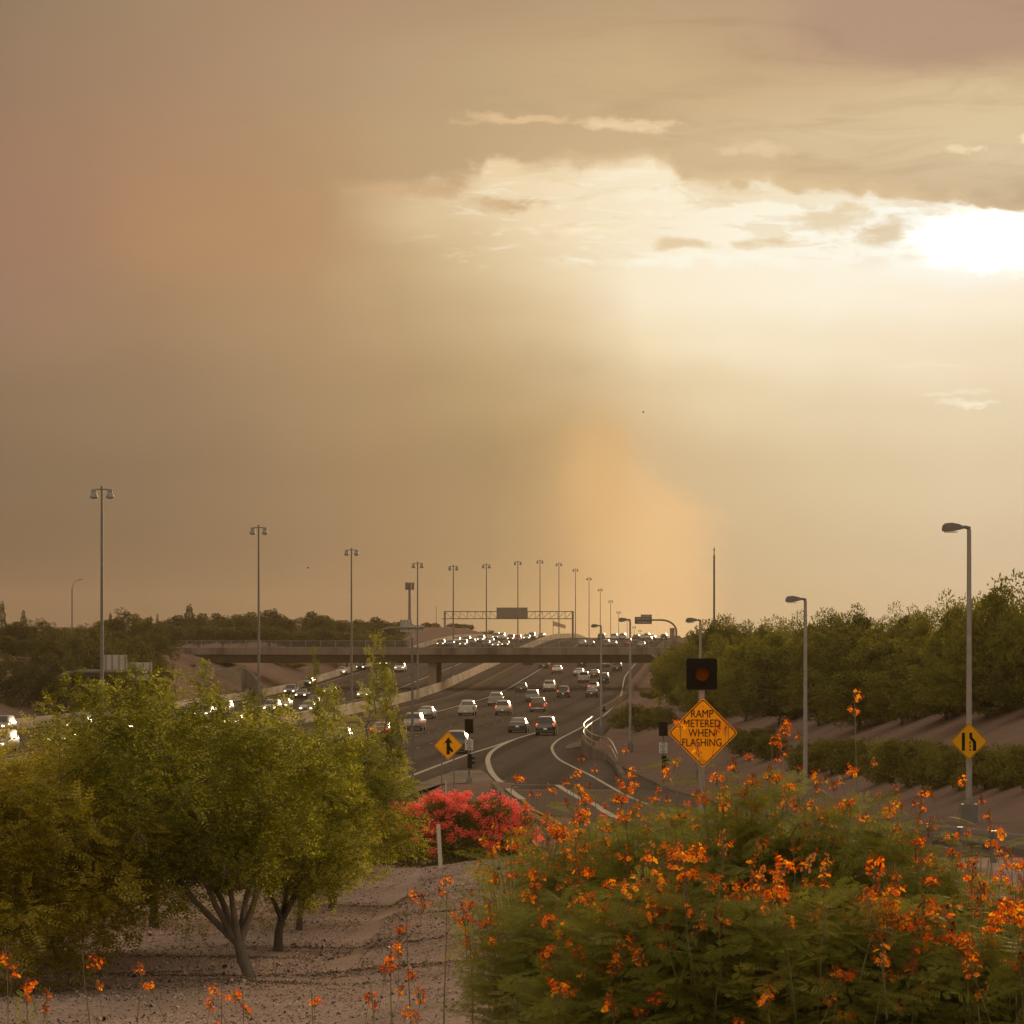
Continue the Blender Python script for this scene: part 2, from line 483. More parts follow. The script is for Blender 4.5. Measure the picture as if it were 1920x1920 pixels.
# ------------------------------------------------------------------ terrain
def table(rows):
    xs = np.array([r[0] for r in rows], float); ys = np.array([r[1] for r in rows], float)
    d = np.gradient(ys, xs)
    for i in range(1, len(xs) - 1):
        a = (ys[i] - ys[i - 1]) / (xs[i] - xs[i - 1]); b = (ys[i + 1] - ys[i]) / (xs[i + 1] - xs[i])
        d[i] = 0.0 if a * b <= 0 else 2 * a * b / (a + b)
    def f(x):
        x = np.clip(np.asarray(x, float), xs[0], xs[-1])
        i = np.clip(np.searchsorted(xs, x, side='right') - 1, 0, len(xs) - 2)
        h = xs[i + 1] - xs[i]; t = (x - xs[i]) / h
        return ((2 * t**3 - 3 * t**2 + 1) * ys[i] + (t**3 - 2 * t**2 + t) * h * d[i]
                + (-2 * t**3 + 3 * t**2) * ys[i + 1] + (t**3 - t**2) * h * d[i + 1])
    return f

ROAD_Z = table([(0, -9.3), (237, -9.3), (314, -9.55), (391, -9.7), (468, -9.6), (515, -9.1), (560, -8.0), (600, -7.0), (650, -5.7),
                (700, -4.1), (776, -2.1), (853, -1.05), (930, -1.0), (1008, -2.2), (1085, -4.6), (1162, -7.7), (1240, -11.2),
                (1400, -16), (1800, -20), (2600, -22)])
RAMP_Z = table([(0, -4.6), (60, -5.1), (85, -5.6), (110, -6.5), (135, -7.7), (160, -8.7), (185, -9.15), (215, -9.3)])
NEAR_Z = table([(0, -4.4), (20, -4.4), (44, -5.3), (52, -5.62), (60, -5.85), (72, -6.1), (82, -6.18)])
T_R = table([(0, 62), (60, 60), (110, 56.5), (150, 51.3), (204, 45.8), (253, 39.8), (298, 35.8), (400, 32.5), (500, 31.5), (900, 31.5), (2600, 31.5)])
PL_R = table([(0, 0.5), (60, -0.5), (150, -0.8), (220, -1.6), (300, -2.4), (420, -2.8), (480, -3.05), (545, -3.05), (620, -3.0), (760, -0.2), (930, 0.5), (1100, -3), (1400, -14), (2600, -20)])
PL_L = table([(0, -7), (250, -5.5), (330, -3.6), (400, -3.0), (480, -3.05), (545, -3.05), (640, -1.6), (760, -0.5), (880, 2.0), (960, 1.8), (1100, -1), (1400, -12), (2600, -20)])

KX = 0.0695
def med_x(y): return KX * y - 46.7
def smin(a, b, k):
    h = np.clip(0.5 + 0.5 * (b - a) / k, 0, 1)
    return b * (1 - h) + a * h - k * h * (1 - h)

def ramp_center(y):
    """x of the ramp centre line (two lanes) at depth y"""
    return T_R(y) + med_x(y) - 6.0

def G(x, y, detail=False):
    x = np.asarray(x, float); y = np.asarray(y, float)
    t = x - med_x(y)
    zr = ROAD_Z(y)
    base = zr
    # left cut slope
    tl = -26.5
    up_l = np.maximum(0, tl - t) * 0.42
    left = smin(zr + up_l, np.maximum(PL_L(y), zr), 0.6)
    # right cut slope
    tr = T_R(y) + 1.2
    foot = np.where(y < 215, np.maximum(RAMP_Z(y), zr), zr)
    up_r = np.maximum(0, t - tr) * 0.40
    right = smin(foot + up_r, np.maximum(PL_R(y), foot), 0.6)
    z = np.where(t < tl, left, zr)
    z = np.where(t > tr, right, z)
    # ramp embankment
    xc = ramp_center(y)
    dr = np.maximum(0, x - xc - 6.9); dl = np.maximum(0, xc - x - 9.0)
    drop = 0.5 * dr + 0.12 * np.minimum(dl, 5) + 0.5 * np.maximum(0, dl - 5)
    ramp = np.where(y < 216, RAMP_Z(y), zr - 0.3) - drop
    z = np.maximum(z, np.where((y < 230) & (t <= tr + 30), ramp, -99))
    # fill on which the camera stands
    near = NEAR_Z(y) - np.maximum(0, y - 84.0) * 0.55
    near = near - np.maximum(0, -45 - x) * 0.3
    z = np.maximum(z, np.where(y < 100, near, -99))
    if detail:
        off = np.ones_like(z)
        on_road = (t > -26.5) & (t < 28.5) & (y > 98)
        on_ramp = (np.abs(x - xc) < 7.5) | ((t > 25) & (t < T_R(y) + 1) & (y > 215))
        off = np.where(on_road | on_ramp, 0.0, 1.0)
        far = np.clip((y - 40) / 200, 0.15, 1)
        w = (np.sin(x * 0.9 + np.sin(y * 0.37) * 2) * np.sin(y * 0.8 + 1.3 * np.sin(x * 0.31)) * 0.05 +
             np.sin(x * 0.21 + 2) * np.sin(y * 0.17 + x * 0.05) * 0.22 * far)
        ripple = np.where(y < 84, 0.022 * np.sin(y * 1.25 + 0.5 * np.sin(x * 0.45)) * np.clip((30 - np.abs(x + 8)) / 10, 0, 1), 0)
        z = z + off * (w + ripple)
    return z + ZC

def gz(x, y): return float(G(x, y))

def at(px, py, d0=44.0, d1=1500.0):
    """ground point seen in direction (px, py) of the survey photograph"""
    d = np.concatenate([np.arange(d0, 320, 0.25), np.arange(320, d1, 1.0)])
    x = (px - 960) / F * d; zray = ZC - (py - HZ) / F * d
    hit = np.nonzero(G(x, d) >= zray)[0]
    i = hit[0] if len(hit) else len(d) - 1
    return Vector((x[i], d[i], gz(x[i], d[i])))

def dirx(px, d): return (px - 960) / F * d
def zrow(py, d): return ZC - (py - HZ) / F * d

# ------------------------------------------------------------------ materials
M = {}
M['gravel'] = noisy('gravel', (0.125, 0.083, 0.065), (0.255, 0.173, 0.137), 11.0, 0.97, 0.035, 16.0, c3=(0.155, 0.104, 0.082), s3=0.35, spec=0.0)
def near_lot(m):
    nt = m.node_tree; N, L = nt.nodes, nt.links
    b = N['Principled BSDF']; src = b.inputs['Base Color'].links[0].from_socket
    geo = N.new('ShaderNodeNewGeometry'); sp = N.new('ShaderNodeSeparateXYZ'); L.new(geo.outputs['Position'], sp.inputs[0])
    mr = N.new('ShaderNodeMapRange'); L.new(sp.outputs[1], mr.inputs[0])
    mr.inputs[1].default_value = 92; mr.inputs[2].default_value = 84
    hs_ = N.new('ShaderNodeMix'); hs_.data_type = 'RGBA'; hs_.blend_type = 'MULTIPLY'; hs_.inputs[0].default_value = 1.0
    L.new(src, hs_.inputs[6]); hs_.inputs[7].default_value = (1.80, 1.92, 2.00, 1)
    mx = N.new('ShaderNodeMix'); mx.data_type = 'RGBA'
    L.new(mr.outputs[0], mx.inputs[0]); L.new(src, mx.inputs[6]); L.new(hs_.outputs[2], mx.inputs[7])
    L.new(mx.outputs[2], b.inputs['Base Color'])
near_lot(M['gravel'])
M['asphalt'] = noisy('asphalt', (0.090, 0.072, 0.058), (0.118, 0.094, 0.076), 2.2, 0.95, 0.004, 30.0, c3=(0.075, 0.060, 0.049), s3=0.12, stretch=(1, 0.12, 1), spec=0.0)
M['concrete'] = noisy('concrete', (0.17, 0.135, 0.105), (0.24, 0.19, 0.15), 1.6, 0.92, 0.004, 12.0, c3=(0.15, 0.12, 0.095), s3=0.4, spec=0.0)
M['bridge_concrete'] = noisy('bridge_concrete', (0.14, 0.108, 0.085), (0.20, 0.155, 0.12), 0.8, 0.9, 0.004, 6.0, c3=(0.085, 0.065, 0.05), s3=0.5, stretch=(1, 1, 0.12), spec=0.0)
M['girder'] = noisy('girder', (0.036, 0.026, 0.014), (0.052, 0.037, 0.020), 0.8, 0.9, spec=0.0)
M['barrier'] = noisy('barrier', (0.38, 0.31, 0.235), (0.56, 0.46, 0.355), 1.3, 0.85, 0.003, 8.0, c3=(0.30, 0.245, 0.185), s3=0.25, spec=0.0)
M['ramp_concrete'] = noisy('ramp_concrete', (0.105, 0.078, 0.062), (0.14, 0.105, 0.084), 1.6, 0.95, 0.004, 12.0, spec=0.0)
M['white_line'] = noisy('white_line', (0.30, 0.26, 0.205), (0.50, 0.44, 0.36), 3.0, 0.85, spec=0.0)
M['yellow_line'] = noisy('yellow_line', (0.32, 0.165, 0.035), (0.42, 0.23, 0.06), 3.0, 0.85, spec=0.0)
M['steel'] = noisy('steel', (0.10, 0.088, 0.08), (0.15, 0.135, 0.12), 3.0, 0.6, spec=0.3)
M['steel_light'] = noisy('steel_light', (0.19, 0.17, 0.155), (0.26, 0.235, 0.215), 3.0, 0.6, spec=0.3)
M['galv'] = mat('galvanised', (0.17, 0.15, 0.13), 0.7, 0.15)
M['rail_paint'] = mat('rail_paint', (0.30, 0.21, 0.13), 0.55, 0.0)
M['black'] = mat('black_paint', (0.009, 0.007, 0.005), 0.8, spec=0.1)
M['sign_orange'] = noisy('sign_orange', (0.90, 0.30, 0.005), (1.0, 0.36, 0.008), 2.5, 0.7, spec=0.05, c3=(0.78, 0.26, 0.010), s3=1.3)
M['sign_yellow'] = noisy('sign_yellow', (0.72, 0.29, 0.008), (0.86, 0.36, 0.010), 2.5, 0.7, spec=0.05)
M['sign_amber'] = noisy('sign_amber', (0.50, 0.24, 0.008), (0.62, 0.30, 0.010), 2.5, 0.7, spec=0.05)
M['sign_white'] = mat('sign_white', (0.42, 0.38, 0.33), 0.6)
M['sign_back'] = noisy('sign_back', (0.30, 0.275, 0.245), (0.36, 0.33, 0.295), 1.2, 0.6)
M['sign_dark'] = mat('sign_dark', (0.035, 0.045, 0.035), 0.5)
M['glass'] = mat('car_glass', (0.018, 0.018, 0.018), 0.06, spec=0.8)
M['tyre'] = mat('tyre', (0.014, 0.013, 0.013), 0.85)
M['rim'] = mat('rim', (0.35, 0.34, 0.33), 0.3, 0.8)
M['trim'] = mat('trim', (0.03, 0.028, 0.026), 0.6)
M['plate'] = mat('licence_plate', (0.7, 0.68, 0.62), 0.5)
M['tail_off'] = mat('tail_lamp', (0.28, 0.02, 0.012), 0.2)
M['tail_on'] = mat('tail_lamp_lit', (0.6, 0.03, 0.01), 0.2, emit=(1.0, 0.07, 0.02), emit_s=2.2)
M['head_on'] = mat('head_lamp_lit', (0.9, 0.85, 0.7), 0.2, emit=(1.0, 0.74, 0.42), emit_s=4.0)
M['head_off'] = mat('head_lamp', (0.55, 0.53, 0.5), 0.1, 0.3)
M['lens_amber'] = mat('lens_amber', (0.11, 0.022, 0.003), 0.9, emit=(1.0, 0.22, 0.02), emit_s=0.01, spec=0.0)
M['lens_dark'] = mat('lens_dark', (0.03, 0.008, 0.004), 0.9, spec=0.0)
M['bark'] = noisy('bark', (0.085, 0.068, 0.052), (0.19, 0.155, 0.12), 9.0, 0.9, 0.01, 25.0, stretch=(1, 1, 0.25))
M['bark_dark'] = noisy('bark_dark', (0.045, 0.035, 0.028), (0.10, 0.08, 0.06), 9.0, 0.9)
M['stem'] = noisy('stem', (0.11, 0.095, 0.045), (0.20, 0.165, 0.08), 12.0, 0.8)
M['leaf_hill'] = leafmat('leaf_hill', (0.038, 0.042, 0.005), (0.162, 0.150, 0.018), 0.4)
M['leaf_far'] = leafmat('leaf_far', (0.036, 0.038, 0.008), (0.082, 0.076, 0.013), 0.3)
M['leaf_near'] = leafmat('leaf_near', (0.040, 0.046, 0.002), (0.150, 0.148, 0.006), 0.5, cc=(0.34, 0.32, 0.06))
M['leaf_olive'] = leafmat('leaf_olive', (0.080, 0.068, 0.002), (0.255, 0.205, 0.005), 0.5, cc=(0.34, 0.28, 0.05))
M['leaf_shrub'] = leafmat('leaf_shrub', (0.060, 0.062, 0.010), (0.145, 0.130, 0.018), 0.4)
M['leaf_fern'] = leafmat('leaf_fern', (0.056, 0.067, 0.009), (0.205, 0.205, 0.034), 0.5)
M['bract'] = leafmat('bract', (0.42, 0.050, 0.045), (0.85, 0.170, 0.135), 0.45)
M['petal_orange'] = leafmat('petal_orange', (0.55, 0.125, 0.004), (1.0, 0.33, 0.008), 0.55, cc=(1.0, 0.50, 0.02))
M['petal_red'] = leafmat('petal_red', (0.40, 0.045, 0.012), (0.70, 0.11, 0.02), 0.4)
M['bud'] = leafmat('bud', (0.30, 0.060, 0.012), (0.55, 0.15, 0.03), 0.3, cc=(0.75, 0.36, 0.10))
M['litter'] = noisy('litter', (0.05, 0.035, 0.02), (0.16, 0.11, 0.065), 12.0, 0.95, spec=0.0)
M['stone'] = noisy('stone', (0.26, 0.19, 0.155), (0.58, 0.45, 0.38), 1.7, 0.95, spec=0.0)

def lane_wear(m):
    nt = m.node_tree; N, L = nt.nodes, nt.links
    b = N['Principled BSDF']; src = b.inputs['Base Color'].links[0].from_socket
    geo = N.new('ShaderNodeNewGeometry'); sp = N.new('ShaderNodeSeparateXYZ'); L.new(geo.outputs['Position'], sp.inputs[0])
    def mth(op, a, b_, c=None):
        n = N.new('ShaderNodeMath'); n.operation = op
        for i, v in enumerate((a, b_, c)):
            if v is None: continue
            if isinstance(v, (int, float)): n.inputs[i].default_value = v
            else: L.new(v, n.inputs[i])
        return n.outputs[0]
    t = mth('MULTIPLY_ADD', sp.outputs[1], -KX, sp.outputs[0])
    w = mth('SINE', mth('MULTIPLY_ADD', t, 2 * math.pi / 3.7, 1.9), 0)
    w = mth('POWER', mth('MULTIPLY_ADD', w, 0.5, 0.5), 2.5)
    mp = N.new('ShaderNodeMapping'); L.new(geo.outputs['Position'], mp.inputs[0]); mp.inputs['Scale'].default_value = (0.5, 0.03, 1)
    nz = N.new('ShaderNodeTexNoise'); L.new(mp.outputs[0], nz.inputs['Vector']); nz.inputs['Scale'].default_value = 1.0; nz.inputs['Detail'].default_value = 5
    f = mth('MULTIPLY', w, mth('MULTIPLY', nz.outputs['Fac'], 0.75))
    # transverse joints and patches
    jn = mth('GREATER_THAN', mth('SINE', mth('MULTIPLY', sp.outputs[1], 2 * math.pi / 9.0), 0), 0.9975)
    f = mth('MAXIMUM', f, mth('MULTIPLY', jn, 0.30))
    mx = N.new('ShaderNodeMix'); mx.data_type = 'RGBA'
    L.new(f, mx.inputs[0]); L.new(src, mx.inputs[6]); mx.inputs[7].default_value = (0.045, 0.035, 0.028, 1)
    L.new(mx.outputs[2], b.inputs['Base Color'])
lane_wear(M['asphalt'])

# ------------------------------------------------------------------ ground sheet
ys = np.concatenate([np.arange(14, 90, 0.5), np.arange(90, 330, 1.2), np.arange(330, 720, 3), np.arange(720, 1300, 7), np.arange(1300, 2600, 45)])
ts = np.concatenate([np.arange(-420, -80, 12), np.arange(-80, -48, 2), np.arange(-48, 74, 0.6), np.arange(74, 110, 2), np.arange(110, 440, 12)])
TT, YY = np.meshgrid(ts, ys)
XX = TT + med_x(YY)
ZZ = G(XX, YY, True)
V = np.stack([XX, YY, ZZ], -1).reshape(-1, 3)
nc = len(ts)
ii = (np.arange(len(ys) - 1)[:, None] * nc + np.arange(nc - 1)[None]).ravel()
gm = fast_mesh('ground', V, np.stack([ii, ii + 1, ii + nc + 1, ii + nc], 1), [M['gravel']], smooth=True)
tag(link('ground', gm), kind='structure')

# ------------------------------------------------------------------ roads
def strip(name, left, right, material, lift, ncross=3, skirt=0.0, step=2.0):
    """left/right: functions y -> x, or two equal lists of (x, y). One draped ribbon."""
    L_, R_ = np.array(left, float), np.array(right, float)
    V, Q = [], []
    rows = []
    for a, b in zip(L_, R_):
        us = np.linspace(0, 1, ncross)
        x = a[0] + (b[0] - a[0]) * us; y = a[1] + (b[1] - a[1]) * us
        z = G(x, y) + lift
        row = list(zip(x, y, z))
        if skirt: row = [(row[0][0], row[0][1], row[0][2] - skirt)] + row + [(row[-1][0], row[-1][1], row[-1][2] - skirt)]
        rows.append(row)
    if skirt:
        rows.insert(0, [(x, y, z - 0.3) for x, y, z in rows[0]])
        rows.append([(x, y, z - 0.3) for x, y, z in rows[-1]])
    k = len(rows[0])
    for r_ in rows: V += r_
    for i in range(len(rows) - 1):
        for j in range(k - 1):
            a = i * k + j
            Q.append((a, a + 1, a + k + 1, a + k))
    return fast_mesh(name, V, Q, [material], smooth=not skirt)

LIFT = 0.09
def band(t0, t1, y0, y1, step=3.0):
    y = np.arange(y0, y1 + step, step)
    f = lambda t: np.stack([t + med_x(y), y], 1)
    return f(t0), f(t1)

l, r = band(-25.6, 28.6, 99, 2500, 4.0)
tag(link('freeway', strip('freeway', l, r, M['asphalt'], LIFT, 24, 0.25)), kind='structure')

# ramp: follows the foot of the right slope; joins the freeway between 200 and 400 m
yy = np.arange(78, 420, 2.0)
xc = np.array([float(ramp_center(v)) for v in yy])
rl = np.stack([xc - np.where(yy < 200, 8.3, 5.6), yy], 1); rr = np.stack([xc + 5.6, yy], 1)
lim = np.array([28.4 + float(med_x(v)) for v in yy])
rl[:, 0] = np.where(yy > 205, np.minimum(rl[:, 0], lim), rl[:, 0])
rr[:, 0] = np.maximum(rr[:, 0], lim + 0.3)
rr[:, 0] = np.where(yy >= 110, np.interp(yy, [110, 150, 188, 200, 225, 255, 280, 300, 340, 375, 450, 500], [13.9, 12.8, 9.3, 8.8, 7.6, 6.6, 7.2, 8.6, 10.6, 12.8, 16.8, 17.6]), rr[:, 0])
rl[:, 0] = np.minimum(rl[:, 0], rr[:, 0] - 0.3)
k0 = yy >= 188
RAMP_LIFT = LIFT - 0.006
tag(link('ramp_road', strip('ramp_road', rl[k0], rr[k0], M['asphalt'], RAMP_LIFT, 14, 0.25)), kind='structure')
k1 = yy <= 188
tag(link('ramp_apron', strip('ramp_apron', rl[k1], rr[k1], M['ramp_concrete'], RAMP_LIFT, 14, 0.25)), kind='structure')
# paved gore between the ramp and the freeway
yy2 = np.arange(196, 300, 2.0)
gl = np.array([[28.3 + float(med_x(v)), v] for v in yy2])
gr_ = np.array([[max(min(float(ramp_center(v)) - 5.5, 6.4), 28.4 + float(med_x(v))), v] for v in yy2])
tag(link('gore_pavement', strip('gore_pavement', gl, gr_, M['asphalt'], LIFT - 0.012, 8, 0.0)), kind='structure')

def resample(pts, step=1.5):
    pts = [Vector((p[0], p[1])) for p in pts]
    out = []
    n = len(pts)
    for i in range(n - 1):
        p0 = pts[max(i - 1, 0)]; p1 = pts[i]; p2 = pts[i + 1]; p3 = pts[min(i + 2, n - 1)]
        k = max(2, int((p2 - p1).length / step))
        for j in range(k):
            t = j / k
            out.append(0.5 * ((2 * p1) + (p2 - p0) * t + (2 * p0 - 5 * p1 + 4 * p2 - p3) * t * t + (3 * p1 - p0 - 3 * p2 + p3) * t ** 3))
    out.append(pts[-1])
    return out

def stripe(name, pts, w, material, lift=LIFT + 0.012, dash=None, w2=None):
    """painted line along ground points"""
    ps = resample(pts)
    segs = []
    if dash:
        on, off = dash
        acc = 0; cur = []
        for a, b in zip(ps, ps[1:]):
            if acc % (on + off) < on: cur.append(a)
            elif len(cur) > 1: segs.append(cur); cur = []
            else: cur = []
            acc += (b - a).length
        if len(cur) > 1: segs.append(cur)
    else:
        segs = [ps]
    V, Q = [], []
    for s_ in segs:
        L = len(s_)
        for i, p in enumerate(s_):
            d = (s_[min(i + 1, L - 1)] - s_[max(i - 1, 0)]).normalized()
            n = Vector((-d.y, d.x)); hw = (w + ((w2 or w) - w) * i / max(1, L - 1)) / 2
            for sg in (1, -1):
                q = p + n * hw * sg
                V.append((q.x, q.y, gz(q.x, q.y) + lift))
        b = len(V) - 2 * L
        for i in range(L - 1): Q.append((b + 2 * i, b + 2 * i + 1, b + 2 * i + 3, b + 2 * i + 2))
    o = link(name, fast_mesh(name, V, Q, [material]))
    return tag(o, kind='structure')

def along(t, y0, y1, step=6): return [(t + med_x(y), y) for y in np.arange(y0, y1, step)]
stripe('yellow_edge_line', along(3.4, 150, 1500), 0.16, M['yellow_line'])
stripe('yellow_edge_line', along(-3.0, 150, 1500), 0.14, M['yellow_line'])
stripe('carpool_line', along(9.6, 150, 1500), 0.26, M['white_line'])
stripe('carpool_line', along(-8.4, 150, 1500), 0.24, M['white_line'])
for k, t in enumerate((13.4, 17.1, 20.8)):
    stripe('lane_line', along(t, 150, 1500), 0.12, M['white_line'], dash=(3.0, 9.2))
for k, t in enumerate((-12.1, -15.8, -19.5)):
    stripe('lane_line', along(t, 150, 1500), 0.12, M['white_line'], dash=(3.0, 9.2))
stripe('left_shoulder_line', along(-23.2, 150, 1500), 0.16, M['white_line'])

def gp(px, py): p = at(px, py); return (p.x, p.y)
# freeway right edge line up to the merge nose, then the sweeping ramp lines
edge_pts = [gp(*q) for q in ((728, 1475), (780, 1454), (875, 1418), (925, 1402), (968, 1387), (1008, 1375))]
stripe('shoulder_line', edge_pts, 0.32, M['white_line'], w2=0.26)
stripe('gore_line', [gp(*q) for q in ((980, 1502), (953, 1482), (927, 1458), (917, 1440), (915, 1424), (924, 1410), (943, 1398), (966, 1388))], 0.42, M['white_line'], w2=0.3)
stripe('ramp_left_line', [gp(*q) for q in ((1050, 1552), (1015, 1529), (980, 1502.5))], 0.22, M['yellow_line'])
stripe('ramp_lane_line', [gp(*q) for q in ((1165, 1540), (1125, 1519), (1087, 1500), (1045, 1475))], 0.36, M['white_line'])
stripe('ramp_edge_line', [gp(*q) for q in ((1215, 1512), (1175, 1495), (1110, 1458), (1075, 1441), (1048, 1426), (1036, 1410), (1037, 1399), (1052, 1386), (1092, 1365),
                                     (1133, 1342), (1158, 1317), (1165, 1303))], 0.22, M['white_line'])
stripe('freeway_edge_line', [gp(*q) for q in ((1165, 1303), (1170, 1276), (1176, 1264), (1192, 1245))] + along(28.0, 640, 1500, 10)[0:0], 0.22, M['white_line'])

# pale concrete nose of the gore and the kerb that curls round it
def slab(name, outline, material, lift, h, label=None, cat=None, kind='structure'):
    mb = MB()
    pts = outline
    top = [(x, y, gz(x, y) + lift + h) for x, y in pts]
    bot = [(x, y, gz(x, y) - 0.2) for x, y in pts]
    n = len(pts); b = len(mb.v)
    cx = sum(p[0] for p in top) / n; cy = sum(p[1] for p in top) / n
    mb.v += top + bot + [(cx, cy, gz(cx, cy) + lift + h)]
    for i in range(n):
        k = (i + 1) % n
        mb.f.append((b + i, b + k, b + 2 * n)); mb.m.append(0)
        mb.f.append((b + n + i, b + n + k, b + k, b + i)); mb.m.append(0)
    o = link(name, mb.mesh(name, material))
    return tag(o, label, cat, kind=kind)
slab('gore_nose_pavement', [gp(*q) for q in ((728, 1497), (800, 1468), (852, 1449), (900, 1448), (913, 1455), (930, 1474), (880, 1473), (830, 1474), (780, 1490), (742, 1510))],
     M['concrete'], LIFT, 0.06)
slab('kerb', [gp(*q) for q in ((922, 1474), (934, 1472), (942, 1487), (990, 1527), (1055, 1568), (1045, 1570), (978, 1530), (930, 1488))], M['concrete'], LIFT + 0.01, 0.12)
stripe('pavement_seam', [gp(942, 1474), gp(990, 1474.5), gp(1045, 1475)], 0.25, M['white_line'], lift=LIFT + 0.008)

# ------------------------------------------------------------------ barriers
def barrier(name, t_fn, y0, y1, h, w, label, cat, material, step=4.0, ret=False):
    y = np.arange(y0, y1 + step, step)
    prof = [(-w / 2, -0.15), (-w / 2, 0.12), (-w * 0.24, 0.38), (-w * 0.17, h - 0.03), (-w * 0.13, h), (w * 0.13, h), (w * 0.17, h - 0.03), (w * 0.24, 0.38), (w / 2, 0.12), (w / 2, -0.15)]
    V, Q = [], []
    for v in y:
        x = t_fn(v) + med_x(v); z = gz(x, v)
        for a, b in prof: V.append((x + a, v, z + b))
    k = len(prof)
    for i in range(len(y) - 1):
        for j in range(k - 1):
            a = i * k + j
            Q.append((a, a + 1, a + k + 1, a + k))
    e = (len(y) - 1) * k
    me = fast_mesh(name, V, Q, [material])
    return tag(link(name, me), label, cat)

barrier('median_barrier', lambda y: 0.0 if y < 430 else (-0.9 * min(1, (y - 430) / 60) if y < 640 else -0.9 + 0.9 * min(1, (y - 640) / 100)),
        150, 1500, 1.35, 0.75, 'pale concrete median barrier running between the two freeway carriageways', 'barrier', M['barrier'])
barrier('edge_barrier', lambda y: -25.2, 150, 1500, 1.15, 0.6, 'pale concrete barrier along the outer left edge of the freeway', 'barrier', M['barrier'])
barrier('side_kerb', lambda y: 30.4, 400, 1500, 0.75, 0.5, 'low concrete barrier along the outer right edge of the freeway', 'barrier', M['bridge_concrete'])

# ------------------------------------------------------------------ overpass
def build_bridge():
    y0, y1 = 515.0, 529.0
    xl, xr = dirx(386, y0), dirx(1236, y0)
    zb, zp, zt = ZC - 4.55, ZC - 3.22, ZC - 2.12
    root = thing('road_bridge', ((xl + xr) / 2, (y0 + y1) / 2, gz(-10, 520)), 'flat concrete road bridge crossing the freeway on a central pier', 'bridge')
    def P(name, mb, m, sm=None, label=None):
        mb.v = [(a - root.location.x, b - root.location.y, c - root.location.z) for a, b, c in mb.v]
        return part(name, mb, m, root, sm, label)
    g = MB()
    for yb in (y0 + 0.35, (y0 + y1) / 2, y1 - 0.9):
        n0 = len(g.v)
        # tapered girder ends
        g.v += [(xl, yb, zp), (xr - 1.4, yb, zp), (xr + 0.4, yb, zb), (xl - 0.6, yb, zb), (xl, yb + 0.8, zp), (xr - 1.4, yb + 0.8, zp), (xr + 0.4, yb + 0.8, zb), (xl - 0.6, yb + 0.8, zb)]
        for q in ((0, 3, 2, 1), (4, 5, 6, 7), (0, 1, 5, 4), (1, 2, 6, 5), (2, 3, 7, 6), (3, 0, 4, 7)):
            g.f.append(tuple(n0 + i for i in q)); g.m.append(0)
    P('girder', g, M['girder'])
    x0, x1 = dirx(318, y0), dirx(1262, y0)
    P('deck', MB().box(((x0 + x1) / 2, (y0 + y1) / 2, zp + 0.13), (x1 - x0, y1 - y0, 0.26)), M['bridge_concrete'])
    for yb in (y0 + 0.12, y1 - 0.12):
        P('parapet', MB().box(((x0 + x1) / 2, yb, (zp + 0.26 + zt) / 2), (x1 - x0, 0.24, zt - zp - 0.26)), M['bridge_concrete'])
    # pier
    px = dirx(815, 517.0); zg = gz(px, 517) - 0.3
    pr = MB()
    pr.box((px - 0.35, 522, (zb + zg) / 2), (1.3, 11.0, zb - zg))
    P('pier', pr, M['bridge_concrete'])
    pc = MB()
    for dx in (0.42, 0.62, 0.82): pc.box((px + dx, 522, (zb + zg) / 2), (0.10, 10.6, zb - zg))
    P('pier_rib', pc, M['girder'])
    for xe, nm in ((xl - 1.0, 'abutment'), (xr + 1.0, 'abutment')):
        ge = gz(xe, 521)
        P(nm, MB().box((xe, 522, (zp + ge - 1.5) / 2 + 0.0), (1.4, 12.5, zp - ge + 1.5)), M['bridge_concrete'])
    # fence on the near parapet
    fz0, fz1 = zt, ZC - 0.95
    fe = root
    xs_ = np.arange(x0 + 0.3, x1, 2.4)
    for x in xs_[:44]:
        P('fence_post', MB().tube([(x, y0 + 0.12, fz0 - 0.02), (x, y0 + 0.12, fz1)], 0.045, 6), M['steel_light'])
    rl_ = MB()
    for z in (fz0 + 0.06, fz1): rl_.tube([(x0, y0 + 0.12, z), (x1, y0 + 0.12, z)], 0.028, 5)
    P('fence_rail', rl_, M['steel_light'])
    w = MB(); hgt = fz1 - fz0
    V, Q = [], []
    for sgn in (1, -1):
        for x in np.arange(x0, x1 - hgt, 0.13):
            a = (x, fz0) if sgn > 0 else (x + hgt, fz0); b = (x + hgt, fz1) if sgn > 0 else (x, fz1)
            th = 0.010; yv = y0 + 0.12 + 0.006 * sgn; n = len(V)
            V += [(a[0] - th, yv, a[1]), (a[0] + th, yv, a[1]), (b[0] + th, yv, b[1]), (b[0] - th, yv, b[1])]
            Q.append((n, n + 1, n + 2, n + 3))
    V = np.array(V) - np.array(root.location)
    part('fence_mesh', fast_mesh('fence_mesh', V, Q, [M['steel']]), None, root)
    return root
build_bridge()

